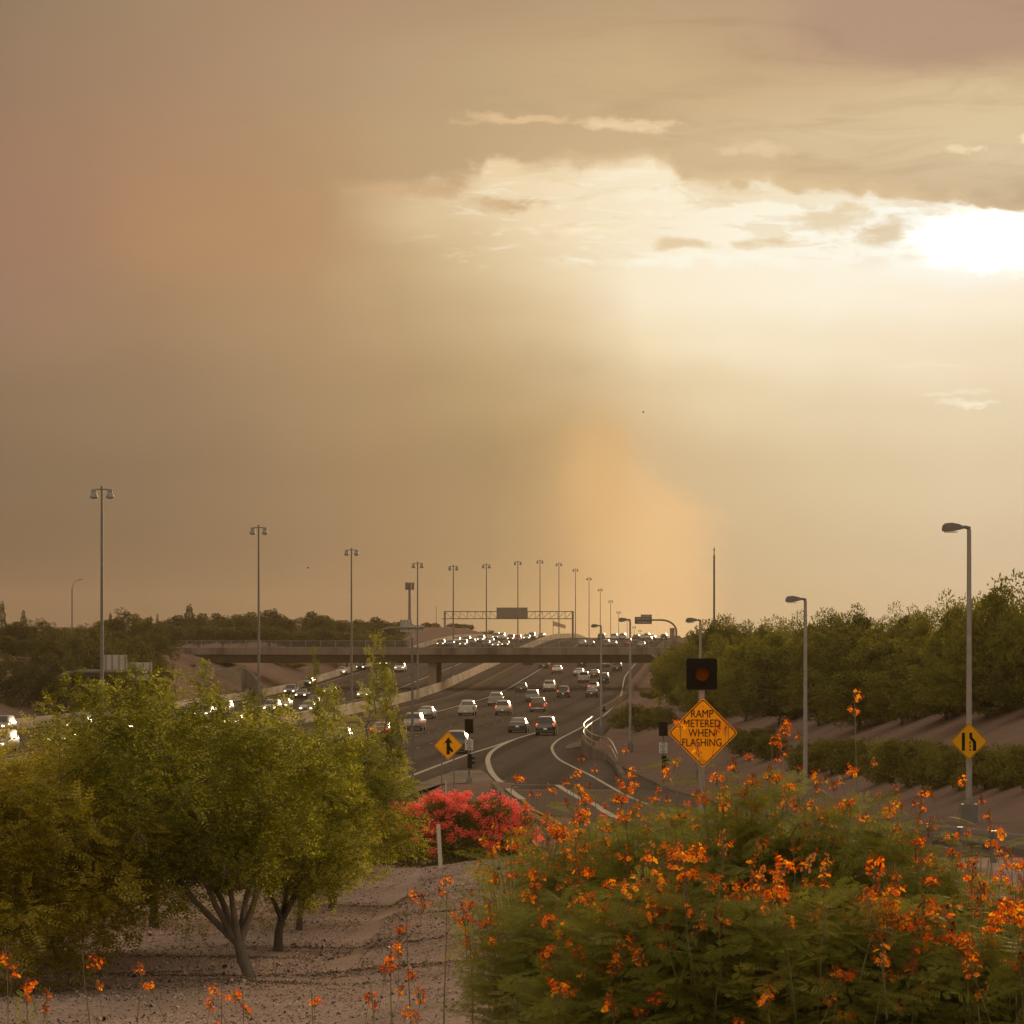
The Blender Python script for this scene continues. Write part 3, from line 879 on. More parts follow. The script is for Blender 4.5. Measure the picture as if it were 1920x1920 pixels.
# concrete slope wall and retaining wall left of the freeway by the bridge
def wall_thing(name, pts, h0, h1, w, label, cat, material, smooth=None):
    """upright wall along (x,y) points; h from ground bottom -> top absolute heights list"""
    mb = MB()
    n = len(pts)
    for i, (x, y, ztop) in enumerate(pts):
        zb_ = gz(x, y) - 0.4
        d = Vector((pts[min(i + 1, n - 1)][0] - pts[max(i - 1, 0)][0], pts[min(i + 1, n - 1)][1] - pts[max(i - 1, 0)][1])).normalized()
        nx, ny = -d.y * w / 2, d.x * w / 2
        mb.v += [(x + nx, y + ny, zb_), (x + nx, y + ny, ztop), (x - nx, y - ny, ztop), (x - nx, y - ny, zb_)]
    for i in range(n - 1):
        for j in range(4):
            k = (j + 1) % 4
            mb.f.append((i * 4 + j, i * 4 + k, (i + 1) * 4 + k, (i + 1) * 4 + j)); mb.m.append(0)
    mb.f.append((3, 2, 1, 0)); mb.m.append(0)
    e = (n - 1) * 4; mb.f.append((e, e + 1, e + 2, e + 3)); mb.m.append(0)
    return tag(link(name, mb.mesh(name, material)), label, cat)

d_ = 470.0
wall_thing('wing_wall', [(dirx(352, 452), 452, zrow(1304, 452)), (dirx(396, 480), 480, zrow(1262, 480)), (dirx(402, 496), 496, zrow(1257, 496)), (dirx(455, 500), 500, zrow(1247, 500)), (dirx(462, 500), 500, zrow(1247, 500))],
           0, 0, 0.5, 'stepped pale concrete wing wall under the left end of the road bridge', 'wall', M['concrete'])
wall_thing('sloping_wall', [(dirx(455, 485), 485, zrow(1250, 485)), (dirx(474, 480), 480, zrow(1262, 480)), (dirx(490, 468), 468, zrow(1285, 468))],
           0, 0, 0.4, 'short sloping concrete wall panel beside the freeway left of the bridge', 'wall', M['bridge_concrete'])
# retaining wall by the ramp with its handrail
rw = [(1214, 1512, 1492), (1172, 1470, 1458), (1158, 1452, 1440), (1140, 1446, 1410), (1115, 1440, 1402), (1102, 1432, 1392), (1094, 1424, 1382), (1093, 1410, 1372)]
def wpt(px, pyb, pyt):
    p = at(px, pyb); return (p.x, p.y, zrow(pyt, p.y))
wall_thing('retaining_wall', [wpt(1172, 1468, 1458), wpt(1155, 1440, 1428), wpt(1143, 1428, 1414), wpt(1118, 1426, 1403), wpt(1103, 1423, 1394), wpt(1095, 1414, 1386), wpt(1094, 1404, 1378)],
           0, 0, 0.35, 'curved low retaining wall at the right edge of the ramp', 'wall', M['bridge_concrete'])
def handrail():
    base = at(1120, 1420)
    root = thing('handrail', base, 'two-bar metal handrail curving along the top of the ramp retaining wall', 'handrail')
    pts = [wpt(1158, 1432, 1414), wpt(1143, 1424, 1387), wpt(1118, 1424, 1379), wpt(1103, 1421, 1371), wpt(1094, 1410, 1358), wpt(1110, 1398, 1344)]
    # smooth the plan
    ps = [Vector(p) for p in pts]
    out = []
    for i in range(len(ps) - 1):
        p0 = ps[max(i - 1, 0)]; p1 = ps[i]; p2 = ps[i + 1]; p3 = ps[min(i + 2, len(ps) - 1)]
        for j in range(6):
            t = j / 6
            out.append(0.5 * ((2 * p1) + (p2 - p0) * t + (2 * p0 - 5 * p1 + 4 * p2 - p3) * t * t + (3 * p1 - p0 - 3 * p2 + p3) * t ** 3))
    out.append(ps[-1])
    loc = [p - base for p in out]
    part('top_rail', MB().tube(loc, 0.05, 6), M['rail_paint'], root)
    part('mid_rail', MB().tube([p - Vector((0, 0, 0.5)) for p in loc], 0.035, 6), M['rail_paint'], root)
    for p in loc[::5]:
        w_ = p + base
        part('post', MB().tube([(p.x, p.y, gz(w_.x, w_.y) - base.z - 0.1), p], 0.035, 6), M['rail_paint'], root)
handrail()
slab('drain_pad', [gp(*q) for q in ((1060, 1402), (1092, 1388), (1094, 1392), (1086, 1404), (1062, 1408))], M['bridge_concrete'], 0.05, 0.10)

# ------------------------------------------------------------------ lamps
def add_suffix(n):
    return {1: 'first', 2: 'second', 3: 'third', 4: 'fourth', 5: 'fifth', 6: 'sixth', 7: 'seventh', 8: 'eighth', 9: 'ninth', 10: 'tenth', 11: 'eleventh', 12: 'twelfth',
            13: 'thirteenth', 14: 'fourteenth', 15: 'fifteenth', 16: 'sixteenth', 17: 'seventeenth', 18: 'eighteenth', 19: 'nineteenth', 20: 'twentieth',
            21: 'twenty-first', 22: 'twenty-second', 23: 'twenty-third', 24: 'twenty-fourth', 25: 'twenty-fifth'}[n]

def median_lamp():
    root = thing('median_lamp', (0, 0, 0), 'x', 'street lamp', 'tall twin lamps along the freeway median')
    part('pole', MB().tube([(0, 0, -0.3), (0, 0, 1.2), (0, 0, 20.3)], [0.17, 0.15, 0.085], 10), M['steel'], root, 40)
    part('base', MB().box((0, 0, 0.5), (0.5, 0.5, 1.9)), M['barrier'], root)
    part('arm', MB().tube([(-0.62, 0, 20.05), (0.62, 0, 20.05)], 0.045, 6), M['steel'], root)
    for s in (-1, 1):
        h = part('luminaire', MB().lathe((s * 0.6, 0, 19.42), [(0.10, 0.66), (0.19, 0.62), (0.20, 0.50), (0.16, 0.46), (0.26, 0.22), (0.30, 0.06), (0.26, 0.0)], 14), M['steel_light'], root, 35)
        part('lens', MB().lathe((s * 0.6, 0, 19.33), [(0.05, 0.0), (0.2, 0.04), (0.255, 0.085)], 14), M['head_off'], h, 40)
    return root
ml = median_lamp()
obs_x = [191, 485, 659, 783, 850, 912, 971, 1012.5, 1048, 1079, 1104.5, 1125.5, 1145, 1160, 1176, 1189, 1200, 1211, 1217, 1226, 1234, 1243, 1254]
L_SP = 77.1
for i, x in enumerate(obs_x):
    D = (3.07 + i) * L_SP
    if i > 13: D = (3.07 + 14) * L_SP + (i - 14) * 115
    o = ml if i == 0 else copy_tree(ml)
    X = dirx(x, D)
    o.location = (X, D, gz(X, D))
    where = 'in front of the bridge' if i < 4 else ('rising above the bridge' if i < 14 else 'small beyond the crest')
    o['label'] = f'twin-headed lamp {where}, {add_suffix(i + 1)} of the median row'

def ramp_lamp():
    root = thing('ramp_lamp', (0, 0, 0), 'x', 'street lamp', 'single-arm lamps along the ramp')
    part('pole', MB().tube([(0, 0, 0.5), (0, 0, 10.1)], [0.115, 0.075], 10), M['steel_light'], root, 40)
    part('base', MB().box((0, 0, 0.3), (0.52, 0.52, 0.75)).tube([(0, 0, 0.66), (0, 0, 0.9)], [0.22, 0.13], 10), M['steel'], root)
    part('arm', MB().tube([(0.04, 0, 10.12), (-0.12, 0, 10.18), (-0.3, 0, 10.17)], [0.07, 0.06, 0.05], 8), M['steel'], root, 40)
    hb = MB()
    secs = [(-0.20, 0.05, 10.12, 10.22), (-0.34, 0.13, 10.08, 10.28), (-0.60, 0.17, 10.03, 10.33), (-0.82, 0.165, 10.02, 10.31), (-0.90, 0.12, 10.04, 10.24), (-0.93, 0.05, 10.06, 10.16)]
    b0 = 0
    for x, w, z0, z1 in secs:
        hb.v += [(x, -w, z0), (x, -w * 0.96, (z0 + z1) / 2), (x, -w * 0.55, z1), (x, w * 0.55, z1), (x, w * 0.96, (z0 + z1) / 2), (x, w, z0)]
    for i in range(len(secs) - 1):
        for j in range(6):
            k = (j + 1) % 6
            hb.f.append((i * 6 + j, (i + 1) * 6 + j, (i + 1) * 6 + k, i * 6 + k)); hb.m.append(0)
    hb.f.append(tuple(range(6))); hb.m.append(0); e = (len(secs) - 1) * 6; hb.f.append(tuple(reversed(range(e, e + 6)))); hb.m.append(0)
    h = part('lamp_head', hb, M['steel'], root, 45)
    part('lens', MB().box((-0.62, 0, 10.01), (0.42, 0.24, 0.05)), M['head_off'], h)
    return root
rl0 = ramp_lamp()
for i, (px, D, top) in enumerate(((1817, 110, 980), (1510, 150, 1117), (1313, 204, 1158), (1181.5, 253, 1158), (1127, 298, 1170))):
    o = rl0 if i == 0 else copy_tree(rl0)
    X = dirx(px, D); zt = zrow(top, D); zg = gz(X, D)
    o.location = (X, D, zg)
    k = (zt - zg) / 10.33
    o.scale = (1.0, 1.0, k)
    o['label'] = ['tall ramp lamp with a flat head, carrying the yellow lane-ends sign', 'ramp lamp standing before the dark trees of the right slope, second from the right',
                  'ramp lamp whose pole is hidden behind the large flashing-signal box', 'ramp lamp standing right of the low green hedge clump edge, before the bridge end',
                  'ramp lamp with its foot behind the metal handrail'][i]

# plain light pole seen above the tree left of the merge sign
D = 186.0; X = dirx(773, D); zg = gz(X, D); zt = zrow(1184, D)
cp = thing('camera_pole', (X, D, zg), 'slim grey pole with a small bracket, left of the merge sign', 'pole')
part('pole', MB().tube([(0, 0, -0.2), (0, 0, (zt - zg) * 0.9), (0, 0, zt - zg)], [0.09, 0.06, 0.06], 8), M['steel'], cp, 40)
part('bracket', MB().tube([(-0.16, 0, zt - zg - 0.32), (-0.1, 0, zt - zg - 0.5), (0.06, 0, zt - zg - 0.55)], 0.04, 6).box((0.0, 0, zt - zg - 0.18), (0.17, 0.14, 0.36)), M['steel_light'], cp)

# mast behind the right trees, aerial pole and small pole on the left
D = 360.0; X = dirx(1339, D); zg = gz(X, D); h = zrow(1026, D) - zg
ms = thing('mast', (X, D, zg), 'tall thin dark mast rising above the trees right of the dust plume', 'mast')
part('pole', MB().tube([(0, 0, 0), (0, 0, h - 0.9)], [0.14, 0.10], 8), M['steel'], ms, 40)
part('tip', MB().tube([(0, 0, h - 0.9), (0, 0, h)], [0.06, 0.04], 6).box((0, 0, h - 0.3), (0.16, 0.16, 0.2)), M['steel'], ms)
D = 430.0; X = dirx(135, D); zg = gz(X, D)
sp = thing('slim_lamp', (X, D, zg), 'slim street lamp above the left trees with a small white cabinet at its foot', 'street lamp')
h = zrow(1104, D) - zg
part('pole', MB().tube([(0, 0, 0), (0, 0, h)], [0.11, 0.07], 8), M['steel'], sp, 40)
part('arm', MB().tube([(0, 0, h), (0.18, 0, h + 0.7), (0.7, 0, h + 1.15), (1.1, 0, h + 1.2)], [0.04, 0.03, 0.03, 0.03], 6), M['steel'], sp)
part('lamp_head', MB().box((1.15, 0, h + 1.22), (0.6, 0.25, 0.14)), M['steel_light'], sp)
cbx = tag(link('control_cabinet', MB().box((0, 0, 0.6), (0.6, 0.5, 0.7)).box((0, 0, 0.97), (0.66, 0.56, 0.05)).box((0, 0, 0.1), (0.14, 0.14, 0.4)).mesh('control_cabinet', M['sign_white']),
              None, (dirx(139, 425), 425, zrow(1207, 425))), 'small white cabinet among the left hillside trees beside the slim lamp', 'cabinet')
D = 900.0; X = dirx(818, D); zg = gz(X, D)
tag(link('whip_pole', MB().tube([(0, 0, 0), (0, 0, zrow(1136, D) - zg)], [0.09, 0.05], 6).box((0, 0, 1.0), (0.4, 0.3, 0.8)).mesh('whip_pole', M['steel']), None, (X, D, zg)),
    'very thin pole on the pink mound left of the sign gantry', 'pole')

# cell tower
D = 820.0; X = dirx(768, D); zg = gz(X, D)
ct = thing('cell_tower', (X, D, zg), 'cell phone monopole crowned with upright antenna panels', 'tower')
h = zrow(1092, D) - zg
part('pole', MB().tube([(0, 0, 0), (0, 0, h - 0.2)], [0.42, 0.30], 10), M['steel'], ct, 40)
fr = MB()
for k in range(3):
    a = R(90 + 120 * k + 20); b = R(90 + 120 * (k + 1) + 20)
    for zz in (h - 1.5, h - 0.6): fr.tube([(math.cos(a) * 1.0, math.sin(a) * 1.0, zz), (math.cos(b) * 1.0, math.sin(b) * 1.0, zz)], 0.05, 5)
part('mount_frame', fr, M['steel'], ct)
for k in range(9):
    a = R(40 * k + 8)
    part('antenna', MB().box((math.cos(a) * 1.05, math.sin(a) * 1.05, h - 0.95), (0.20, 0.30, 1.9), a), M['steel'], ct)

# ------------------------------------------------------------------ gantry and cantilever signs
def gantry():
    D = 900.0
    xl, xr = dirx(834, D), dirx(1074, D)
    xm = (xl + xr) / 2; zg = gz(xm, D)
    root = thing('sign_gantry', (xm, D, zg), 'steel truss gantry spanning the oncoming lanes beyond the bridge', 'gantry')
    zt, zb = zrow(1146.5, D) - zg, zrow(1160, D) - zg
    w = (xr - xl) / 2
    for s, x in ((-1, xl), (1, xr)):
        z0 = gz(x, D) - zg - 0.5
        part('column', MB().tube([(s * w, 0, z0), (s * w, 0, zt + 0.1)], 0.28, 8), M['steel'], root, 40)
    ch = MB()
    for z in (zt, zb):
        for yo in (0, 1.4): ch.tube([(-w - (0.9 if z == zb else 0.3), yo, z), (w, yo, z)], 0.12, 5)
    part('chord', ch, M['steel'], root)
    wb = MB(); n = 17
    for i in range(n):
        x0 = -w + 2 * w * i / n; x1 = -w + 2 * w * (i + 1) / n
        lft = i < n / 2
        for yo in (0, 1.4):
            wb.tube([(x0, yo, zt if lft else zb), (x1, yo, zb if lft else zt)], 0.075, 4)
            wb.tube([(x1, yo, zb), (x1, yo, zt)], 0.075, 4)
    part('truss_web', wb, M['steel'], root)
    sb = MB().box((dirx(960, D) - xm, -0.75, (zrow(1140, D) + zrow(1159.5, D)) / 2 - zg), (58 * D / F, 0.9, 19.5 * D / F))
    p = part('message_board', sb, M['steel'], root)
    part('hood', MB().box((dirx(960, D) - xm, -0.8, zrow(1139.6, D) - zg + 0.03), (58.6 * D / F, 1.15, 0.12)), M['steel_light'], p)
gantry()

def cantilever(name, base_px, base_D, arm_px, arm_y, bend_r, rad, panels, label, mat_panel, back=True, post_dir=1):
    X = dirx(base_px, base_D); zg = gz(X, base_D)
    root = thing(name, (X, base_D, zg), label, 'overhead sign')
    za = zrow(arm_y, base_D) - zg; xe = dirx(arm_px, base_D) - X
    sgn = 1 if xe > 0 else -1
    pts = [(0, 0, -0.3), (0, 0, za - bend_r)]
    for k in range(1, 9):
        a = k / 8 * math.pi / 2
        pts.append((sgn * bend_r * 1.35 * (1 - math.cos(a)), 0, za - bend_r + bend_r * math.sin(a)))
    pts.append((xe, 0, za))
    part('support_pole', MB().tube(pts, [rad * 1.15] * 2 + [rad] * 8 + [rad * 0.75], 12), M['steel'], root, 40)
    for (x0, x1, y0, y1) in panels:
        cx = dirx((x0 + x1) / 2, base_D) - X; cz = zrow((y0 + y1) / 2, base_D) - zg
        pw, ph = (x1 - x0) * base_D / F, (y1 - y0) * base_D / F
        yo = (0.35 + rad) if back else -(0.35 + rad)
        p = part('sign_panel', MB().box((cx, yo, cz), (pw, 0.08, ph)), mat_panel, root)
        br = MB()
        for k in (0.08, 0.35, 0.65, 0.92):
            br.box((cx - pw / 2 + pw * k, yo - 0.1 if back else yo + 0.1, cz), (0.1, 0.1, ph * 0.96))
        part('brace', br, M['steel'], p)
        if not back:
            tb = MB()
            rows = 2 if pw > 3 else 1
            for i in range(rows):
                zz = cz + (0.24 - 0.48 * i) * ph * (1 if rows > 1 else 0)
                xx = -pw * (0.38 if i == 0 else 0.30)
                rr_ = random.Random(i + 3)
                while xx < pw * 0.36:
                    l_ = rr_.uniform(0.12, 0.22)
                    tb.box((cx + xx, yo - 0.045, zz), (l_ * 0.55, 0.012, 0.27 if rows > 1 else 0.22)); xx += l_ + 0.08
            part('lettering', tb, M['sign_white'], p)
    return root
cantilever('overhead_sign', 79, 350, 282, 1259, 3.2, 0.24, [(194, 237, 1228, 1257), (237, 284, 1242, 1276)],
           'curved pole holding two blank sign backs in front of the left slope trees', M['sign_back'])
cantilever('overhead_sign', 703, 690, 797, 1177, 2.6, 0.26, [(750, 772, 1162, 1172), (750, 795, 1172.3, 1185)],
           'curved pole with grey sign backs beyond the bridge, below the cell tower', M['sign_back'])
cantilever('overhead_sign', 1268, 750, 1192, 1162.5, 2.6, 0.22, [(1201.5, 1222, 1152.3, 1156.4), (1190, 1222, 1156.6, 1170)],
           'dark guide sign with exit tab on a curved pole beyond the bridge', M['sign_dark'], back=False)
pX = dirx(1260.5, 700); tag(link('concrete_pillar', MB().box((0, 0, 1.2), (1.0, 1.0, 4.6)).box((0, 0, 3.55), (1.12, 1.12, 0.14)).mesh('concrete_pillar', M['bridge_concrete']), None, (pX, 700, zrow(1206, 700) - 0.3)),
    'square concrete pillar right of the freeway beyond the bridge', 'pillar')

# small sign seen from behind on the left slope
bp = at(124, 1346)
s1 = thing('roadside_sign', bp, 'small grey sign back on a thin post on the left gravel slope', 'sign')
k = bp.y / F
part('post', MB().box((0, 0, 0.9), (0.08, 0.08, 2.0)), M['steel'], s1)
part('sign_panel', MB().box((-0.4, 0.07, 2.2 - 0.25), (32 * k, 0.03, 15 * k)), M['sign_back'], s1)

# ------------------------------------------------------------------ text
def text_mesh(s, size, material, align='CENTER', sx=0.85, bold=0.0):
    cu = bpy.data.curves.new('txt', 'FONT')
    cu.body = s; cu.size = size; cu.align_x = align; cu.align_y = 'CENTER'
    cu.extrude = 0.002; cu.offset = bold
    o = bpy.data.objects.new('txt', cu); COL.objects.link(o)
    dg = bpy.context.evaluated_depsgraph_get(); dg.update()
    me = bpy.data.meshes.new_from_object(o.evaluated_get(dg))
    bpy.data.objects.remove(o); 
    me.transform(Matrix(((sx, 0, 0, 0), (0, 0, -1, 0), (0, 1, 0, 0), (0, 0, 0, 1))))
    me.materials.clear(); me.materials.append(material)
    return me

def diamond(half, r):
    """rounded square standing on its corner, in (x, z); half = half diagonal"""
    s = half / math.sqrt(2); pts = []
    for cx, cy, a0 in ((s - r, s - r, 0), (-s + r, s - r, 90), (-s + r, -s + r, 180), (s - r, -s + r, 270)):
        for k in range(6):
            a = R(a0 + 18 * k); pts.append((cx + r * math.cos(a), cy + r * math.sin(a)))
    c, q = math.cos(R(45)), math.sin(R(45))
    return [(x * c - y * q, x * q + y * c) for x, y in reversed(pts)]

def ring_prism(mb, o, i, y0, y1):
    n = len(o); b = len(mb.v)
    mb.v += [(x, y0, z) for x, z in o] + [(x, y0, z) for x, z in i]
    for k in range(n):
        q = (k + 1) % n
        mb.f.append((b + k, b + q, b + n + q, b + n + k)); mb.m.append(0)

def diamond_sign(name, px, py, D, diag_px, face, label, symbol, posts, post_mat, cat='sign'):
    X = dirx(px, D); zg = gz(X, D); zc = zrow(py, D) - zg
    half = diag_px / 2 * D / F
    root = thing(name, (X, D, zg), label, cat)
    for x in posts:
        part('post', MB().box((x, 0.06, (zc + half * 0.3) / 2), (0.07, 0.05, zc + half * 0.3 + 0.3)), post_mat, root)
    if not posts: pass
    mb = MB().prism(diamond(half, half * 0.09), 0.0, 0.012)
    mb.v = [(x, y, z + zc) for x, y, z in mb.v]
    p = part('sign_panel', mb, face, root)
    bd = MB(); ring_prism(bd, diamond(half * 0.965, half * 0.08), diamond(half * 0.93, half * 0.07), -0.006, 0)
    bd.v = [(x, y, z + zc) for x, y, z in bd.v]
    part('border', bd, M['black'], p)
    symbol(p, zc, half)
    for sg in (-1, 1): part('bolt', MB().box((0, -0.004, zc + sg * half * 0.76), (0.025, 0.01, 0.025)), M['steel'], p)
    return root

def flat(poly_list, name, p, zc, half):
    mb = MB()
    for poly in poly_list:
        mb.prism([(x * half, zc + z * half) for x, z in poly], -0.008, -0.001)
    part(name, mb, M['black'], p)

def sym_merge(p, zc, half):
    flat([[(-0.12, -0.60), (-0.12, 0.20), (-0.30, 0.14), (0.0, 0.58), (0.30, 0.14), (0.11, 0.20), (0.11, -0.02), (0.36, -0.36), (0.22, -0.48), (0.11, -0.30), (0.11, -0.60)][::-1]], 'arrow_symbol', p, zc, half)
def sym_lane(p, zc, half):
    flat([[(-0.38, -0.50), (-0.22, -0.50), (-0.22, 0.46), (-0.38, 0.46)],
          [(0.20, -0.50), (0.38, -0.50), (0.38, -0.02), (0.17, 0.22), (0.17, 0.46), (0.02, 0.46), (0.02, 0.16), (0.20, -0.06)],
          [(0.02, -0.50), (0.09, -0.50), (0.09, -0.40), (0.02, -0.40)], [(0.02, -0.32), (0.09, -0.32), (0.09, -0.20), (0.02, -0.20)],
          [(0.02, -0.12), (0.09, -0.12), (0.09, 0.0), (0.02, 0.0)]], 'lane_symbol', p, zc, half)
def sym_text(p, zc, half):
    for i, s in enumerate(('RAMP', 'METERED', 'WHEN', 'FLASHING')):
        me = text_mesh(s, 0.205 * half / 0.86 * 1.32, M['black'], sx=0.80, bold=0.0)
        z = zc + half * (0.53 - 0.272 * i)
        me.transform(Matrix.Translation((-0.03 * half, -0.008, z)))
        me.name = 'lettering'
        part('lettering', me, None, p)

diamond_sign('lane_ends_sign', 1817, 1390, 109.7, 71, M['sign_amber'], 'yellow diamond sign with a narrowing-lanes symbol mounted on the rightmost lamp post', sym_lane, [], M['steel'])
diamond_sign('merge_sign', 840.5, 1398, 184, 55, M['sign_yellow'], 'orange-yellow diamond merge sign with a joining arrow, on two thin posts', sym_merge, [-0.38, 0.33], M['steel'])
sgn = diamond_sign('ramp_meter_sign', 1318, 1374, 78, 132, M['sign_orange'], 'large bright orange diamond sign reading RAMP METERED WHEN FLASHING', sym_text, [], M['steel'])

# flashing beacon box on its pole above the orange sign
D = 78.3; X = dirx(1316, D); zg = gz(X, D); kk = D / F
be = thing('beacon_signal', (X, D, zg), 'square black signal backboard with one dim amber lens above the orange diamond sign', 'traffic signal')
zc = zrow(1264, D) - zg
part('pole', MB().tube([(0, 0.16, -0.3), (0, 0.16, zc + 0.2)], 0.075, 10), M['steel_light'], be, 40)
s_ = 59 * kk
bb = part('backboard', MB().prism([(a * 0.98, b + zc) for a, b in [(-s_/2, -s_/2 + .04), (-s_/2 + .04, -s_/2), (s_/2 - .04, -s_/2), (s_/2, -s_/2 + .04), (s_/2, s_/2 - .04), (s_/2 - .04, s_/2), (-s_/2 + .04, s_/2), (-s_/2, s_/2 - .04)]], 0.02, 0.05), M['black'], be)
hs_ = part('housing', MB().box((0, 0.0, zc), (0.42, 0.18, 0.42)), M['black'], be)
def disc(cx, cz, r_, y, n=24):
    mb = MB(); mb.prism([(cx + r_ * math.cos(2 * math.pi * k / n), cz + r_ * math.sin(2 * math.pi * k / n)) for k in range(n)], y, y + 0.02); return mb
part('lens', disc(0, zc, 0.165, -0.115), M['lens_amber'], hs_)
def visor(cx, cz, r_, y, dep, n=14):
    mb = MB()
    for k in range(n + 1):
        a = R(-20 + 220 * k / n)
        x, z = cx + r_ * math.cos(a), cz + r_ * math.sin(a)
        dd = dep * (0.55 + 0.45 * max(0, math.sin(a)))
        mb.v += [(x, y, z), (x, y - dd, z), (cx + (r_ - 0.008) * math.cos(a), y, cz + (r_ - 0.008) * math.sin(a)), (cx + (r_ - 0.008) * math.cos(a), y - dd, cz + (r_ - 0.008) * math.sin(a))]
    for k in range(n):
        b = 4 * k
        mb.f += [(b, b + 1, b + 5, b + 4), (b + 2, b + 6, b + 7, b + 3), (b + 1, b + 3, b + 7, b + 5)]; mb.m += [0, 0, 0]
    return mb
part('visor', visor(0, zc, 0.185, -0.09, 0.22), M['black'], hs_)
part('back_bracket', MB().box((0, 0.1, zc), (0.14, 0.14, 0.3)), M['steel'], be)

# ramp meter signals
def meter(px, base_py, D, top_py, sign_py, low_py, label):
    X = dirx(px, D); zg = gz(X, D); k = D / F
    root = thing('ramp_signal', (X, D, zg), label, 'traffic signal', 'ramp meter signals')
    zt = zrow(top_py, D) - zg
    part('pole', MB().tube([(0, 0.08, 0.2), (0, 0.08, zt - 0.1)], 0.06, 8), M['steel'], root, 40)
    part('base', MB().box((0, 0.08, 0.12), (0.36, 0.36, 0.3)).lathe((0, 0.08, 0.25), [(0.2, 0), (0.15, 0.2), (0.08, 0.32)], 10), M['steel'], root)
    zc = zt - 13 * k
    hd = part('upper_head', MB().box((0, 0, zc), (16.5 * k, 0.16, 27 * k)), M['black'], root)
    for q in (-1, 1):
        part('lens', disc(0, zc + q * 6.2 * k, 0.10, -0.10), M['lens_dark'], hd)
        part('visor', visor(0, zc + q * 6.2 * k, 0.12, -0.08, 0.18), M['black'], hd)
    zs = zrow(sign_py, D) - zg
    sg = part('sign_panel', MB().box((0, 0, zs), (15.6 * k, 0.02, 20 * k)), M['sign_white'], root)
    for i, s in enumerate(('ONE', 'VEHICLE', 'PER', 'GREEN')):
        me = text_mesh(s, 0.16, M['black'], sx=0.62)
        me.transform(Matrix.Translation((0, -0.016, zs + (0.225 - 0.15 * i))))
        part('lettering', me, None, sg)
    zl = zrow(low_py, D) - zg
    lo = part('lower_head', MB().box((0.05, 0.0, zl), (9 * k, 0.22, 27 * k)), M['black'], root)
    part('visor', MB().box((0.05 + 6.5 * k, 0, zl + 5.5 * k), (6 * k, 0.2, 5 * k)), M['black'], lo)
    part('visor', MB().box((0.05 + 6.5 * k, 0, zl - 2.5 * k), (6 * k, 0.2, 5 * k)), M['black'], lo)
b_ = at(877.5, 1473)
meter(879.5, 1473, b_.y, 1348.5, 1396.5, 1427, 'ramp meter signal on the paved gore beside the merge sign')
meter(1243.5, 1470, b_.y * 0.93, 1353.5, 1402, 1430, 'ramp meter signal left of the large orange diamond sign')

# white delineators
for px, y0, y1, D, lab, r_ in ((827, 1550, 1637, 82.0, 'white marker post standing at the brow before the red bougainvillea', 0.055),
                              (836, 1474, 1502, 186.0, 'small pale marker post on the gore beyond the bougainvillea', 0.045)):
    X = dirx(px, D); zg = gz(X, D); h = zrow(y0, D) - zrow(y1, D)
    t = thing('marker_post', (X, D, zg), lab, 'marker post')
    lean = -0.07 if D < 100 else 0.02
    part('post', MB().tube([(0, 0, -0.1), (lean, 0, h)], [r_, r_ * 0.95], 8), M['sign_white'], t)
    part('cap', MB().tube([(lean, 0, h), (lean, 0, h + 0.02)], [r_ * 0.95, r_ * 0.6], 8), M['sign_white'], t)

# guard rail at far right in front of the ramp
def guard():
    D = 74.0
    x0, x1 = dirx(1742, 80), dirx(2080, 68)
    root = thing('guard_rail', (x0, 80, gz(x0, 80)), 'dark metal guard rail at the right edge behind the orange bush', 'guard rail')
    P0, P1 = Vector((x0, 80, 0)), Vector((x1, 68, 0))
    n = 6; loc = root.location
    for i in range(n):
        p = P0.lerp(P1, i / (n - 1)); z = gz(p.x, p.y)
        part('post', MB().box((p.x - loc.x, p.y - loc.y + 0.1, z - loc.z + 0.35), (0.14, 0.16, 0.8)), M['steel'], root)
    prof = [(0.0, -0.17), (-0.06, -0.12), (-0.06, -0.06), (0.0, 0.0), (-0.06, 0.06), (-0.06, 0.12), (0.0, 0.17), (0.02, 0.17), (0.02, -0.17)]
    for zc_, nm in ((0.58, 'rail_beam'),):
        mb = MB(); m_ = 12
        for i in range(m_):
            p = P0.lerp(P1, i / (m_ - 1)); z = gz(p.x, p.y) - loc.z + zc_
            mb.v += [(p.x - loc.x, p.y - loc.y + a, z + b) for a, b in prof]
        k = len(prof)
        for i in range(m_ - 1):
            for j in range(k):
                q = (j + 1) % k
                mb.f.append((i * k + j, i * k + q, (i + 1) * k + q, (i + 1) * k + j)); mb.m.append(0)
        part(nm, mb, M['galv'], root)
    p1 = P0.lerp(P1, 0.45)
    wall = MB()
    for i in range(2): pass
guard()
# low concrete kerb wall behind the guard rail
wall_thing('kerb_wall', [(dirx(1700, 86), 86, gz(dirx(1700, 86), 86) + 0.42), (dirx(1880, 80), 80, gz(dirx(1880, 80), 80) + 0.46), (dirx(2050, 76), 76, gz(dirx(2050, 76), 76) + 0.5)],
           0, 0, 0.25, 'low dark concrete kerb wall at the right edge behind the guard rail', 'wall', M['bridge_concrete'])

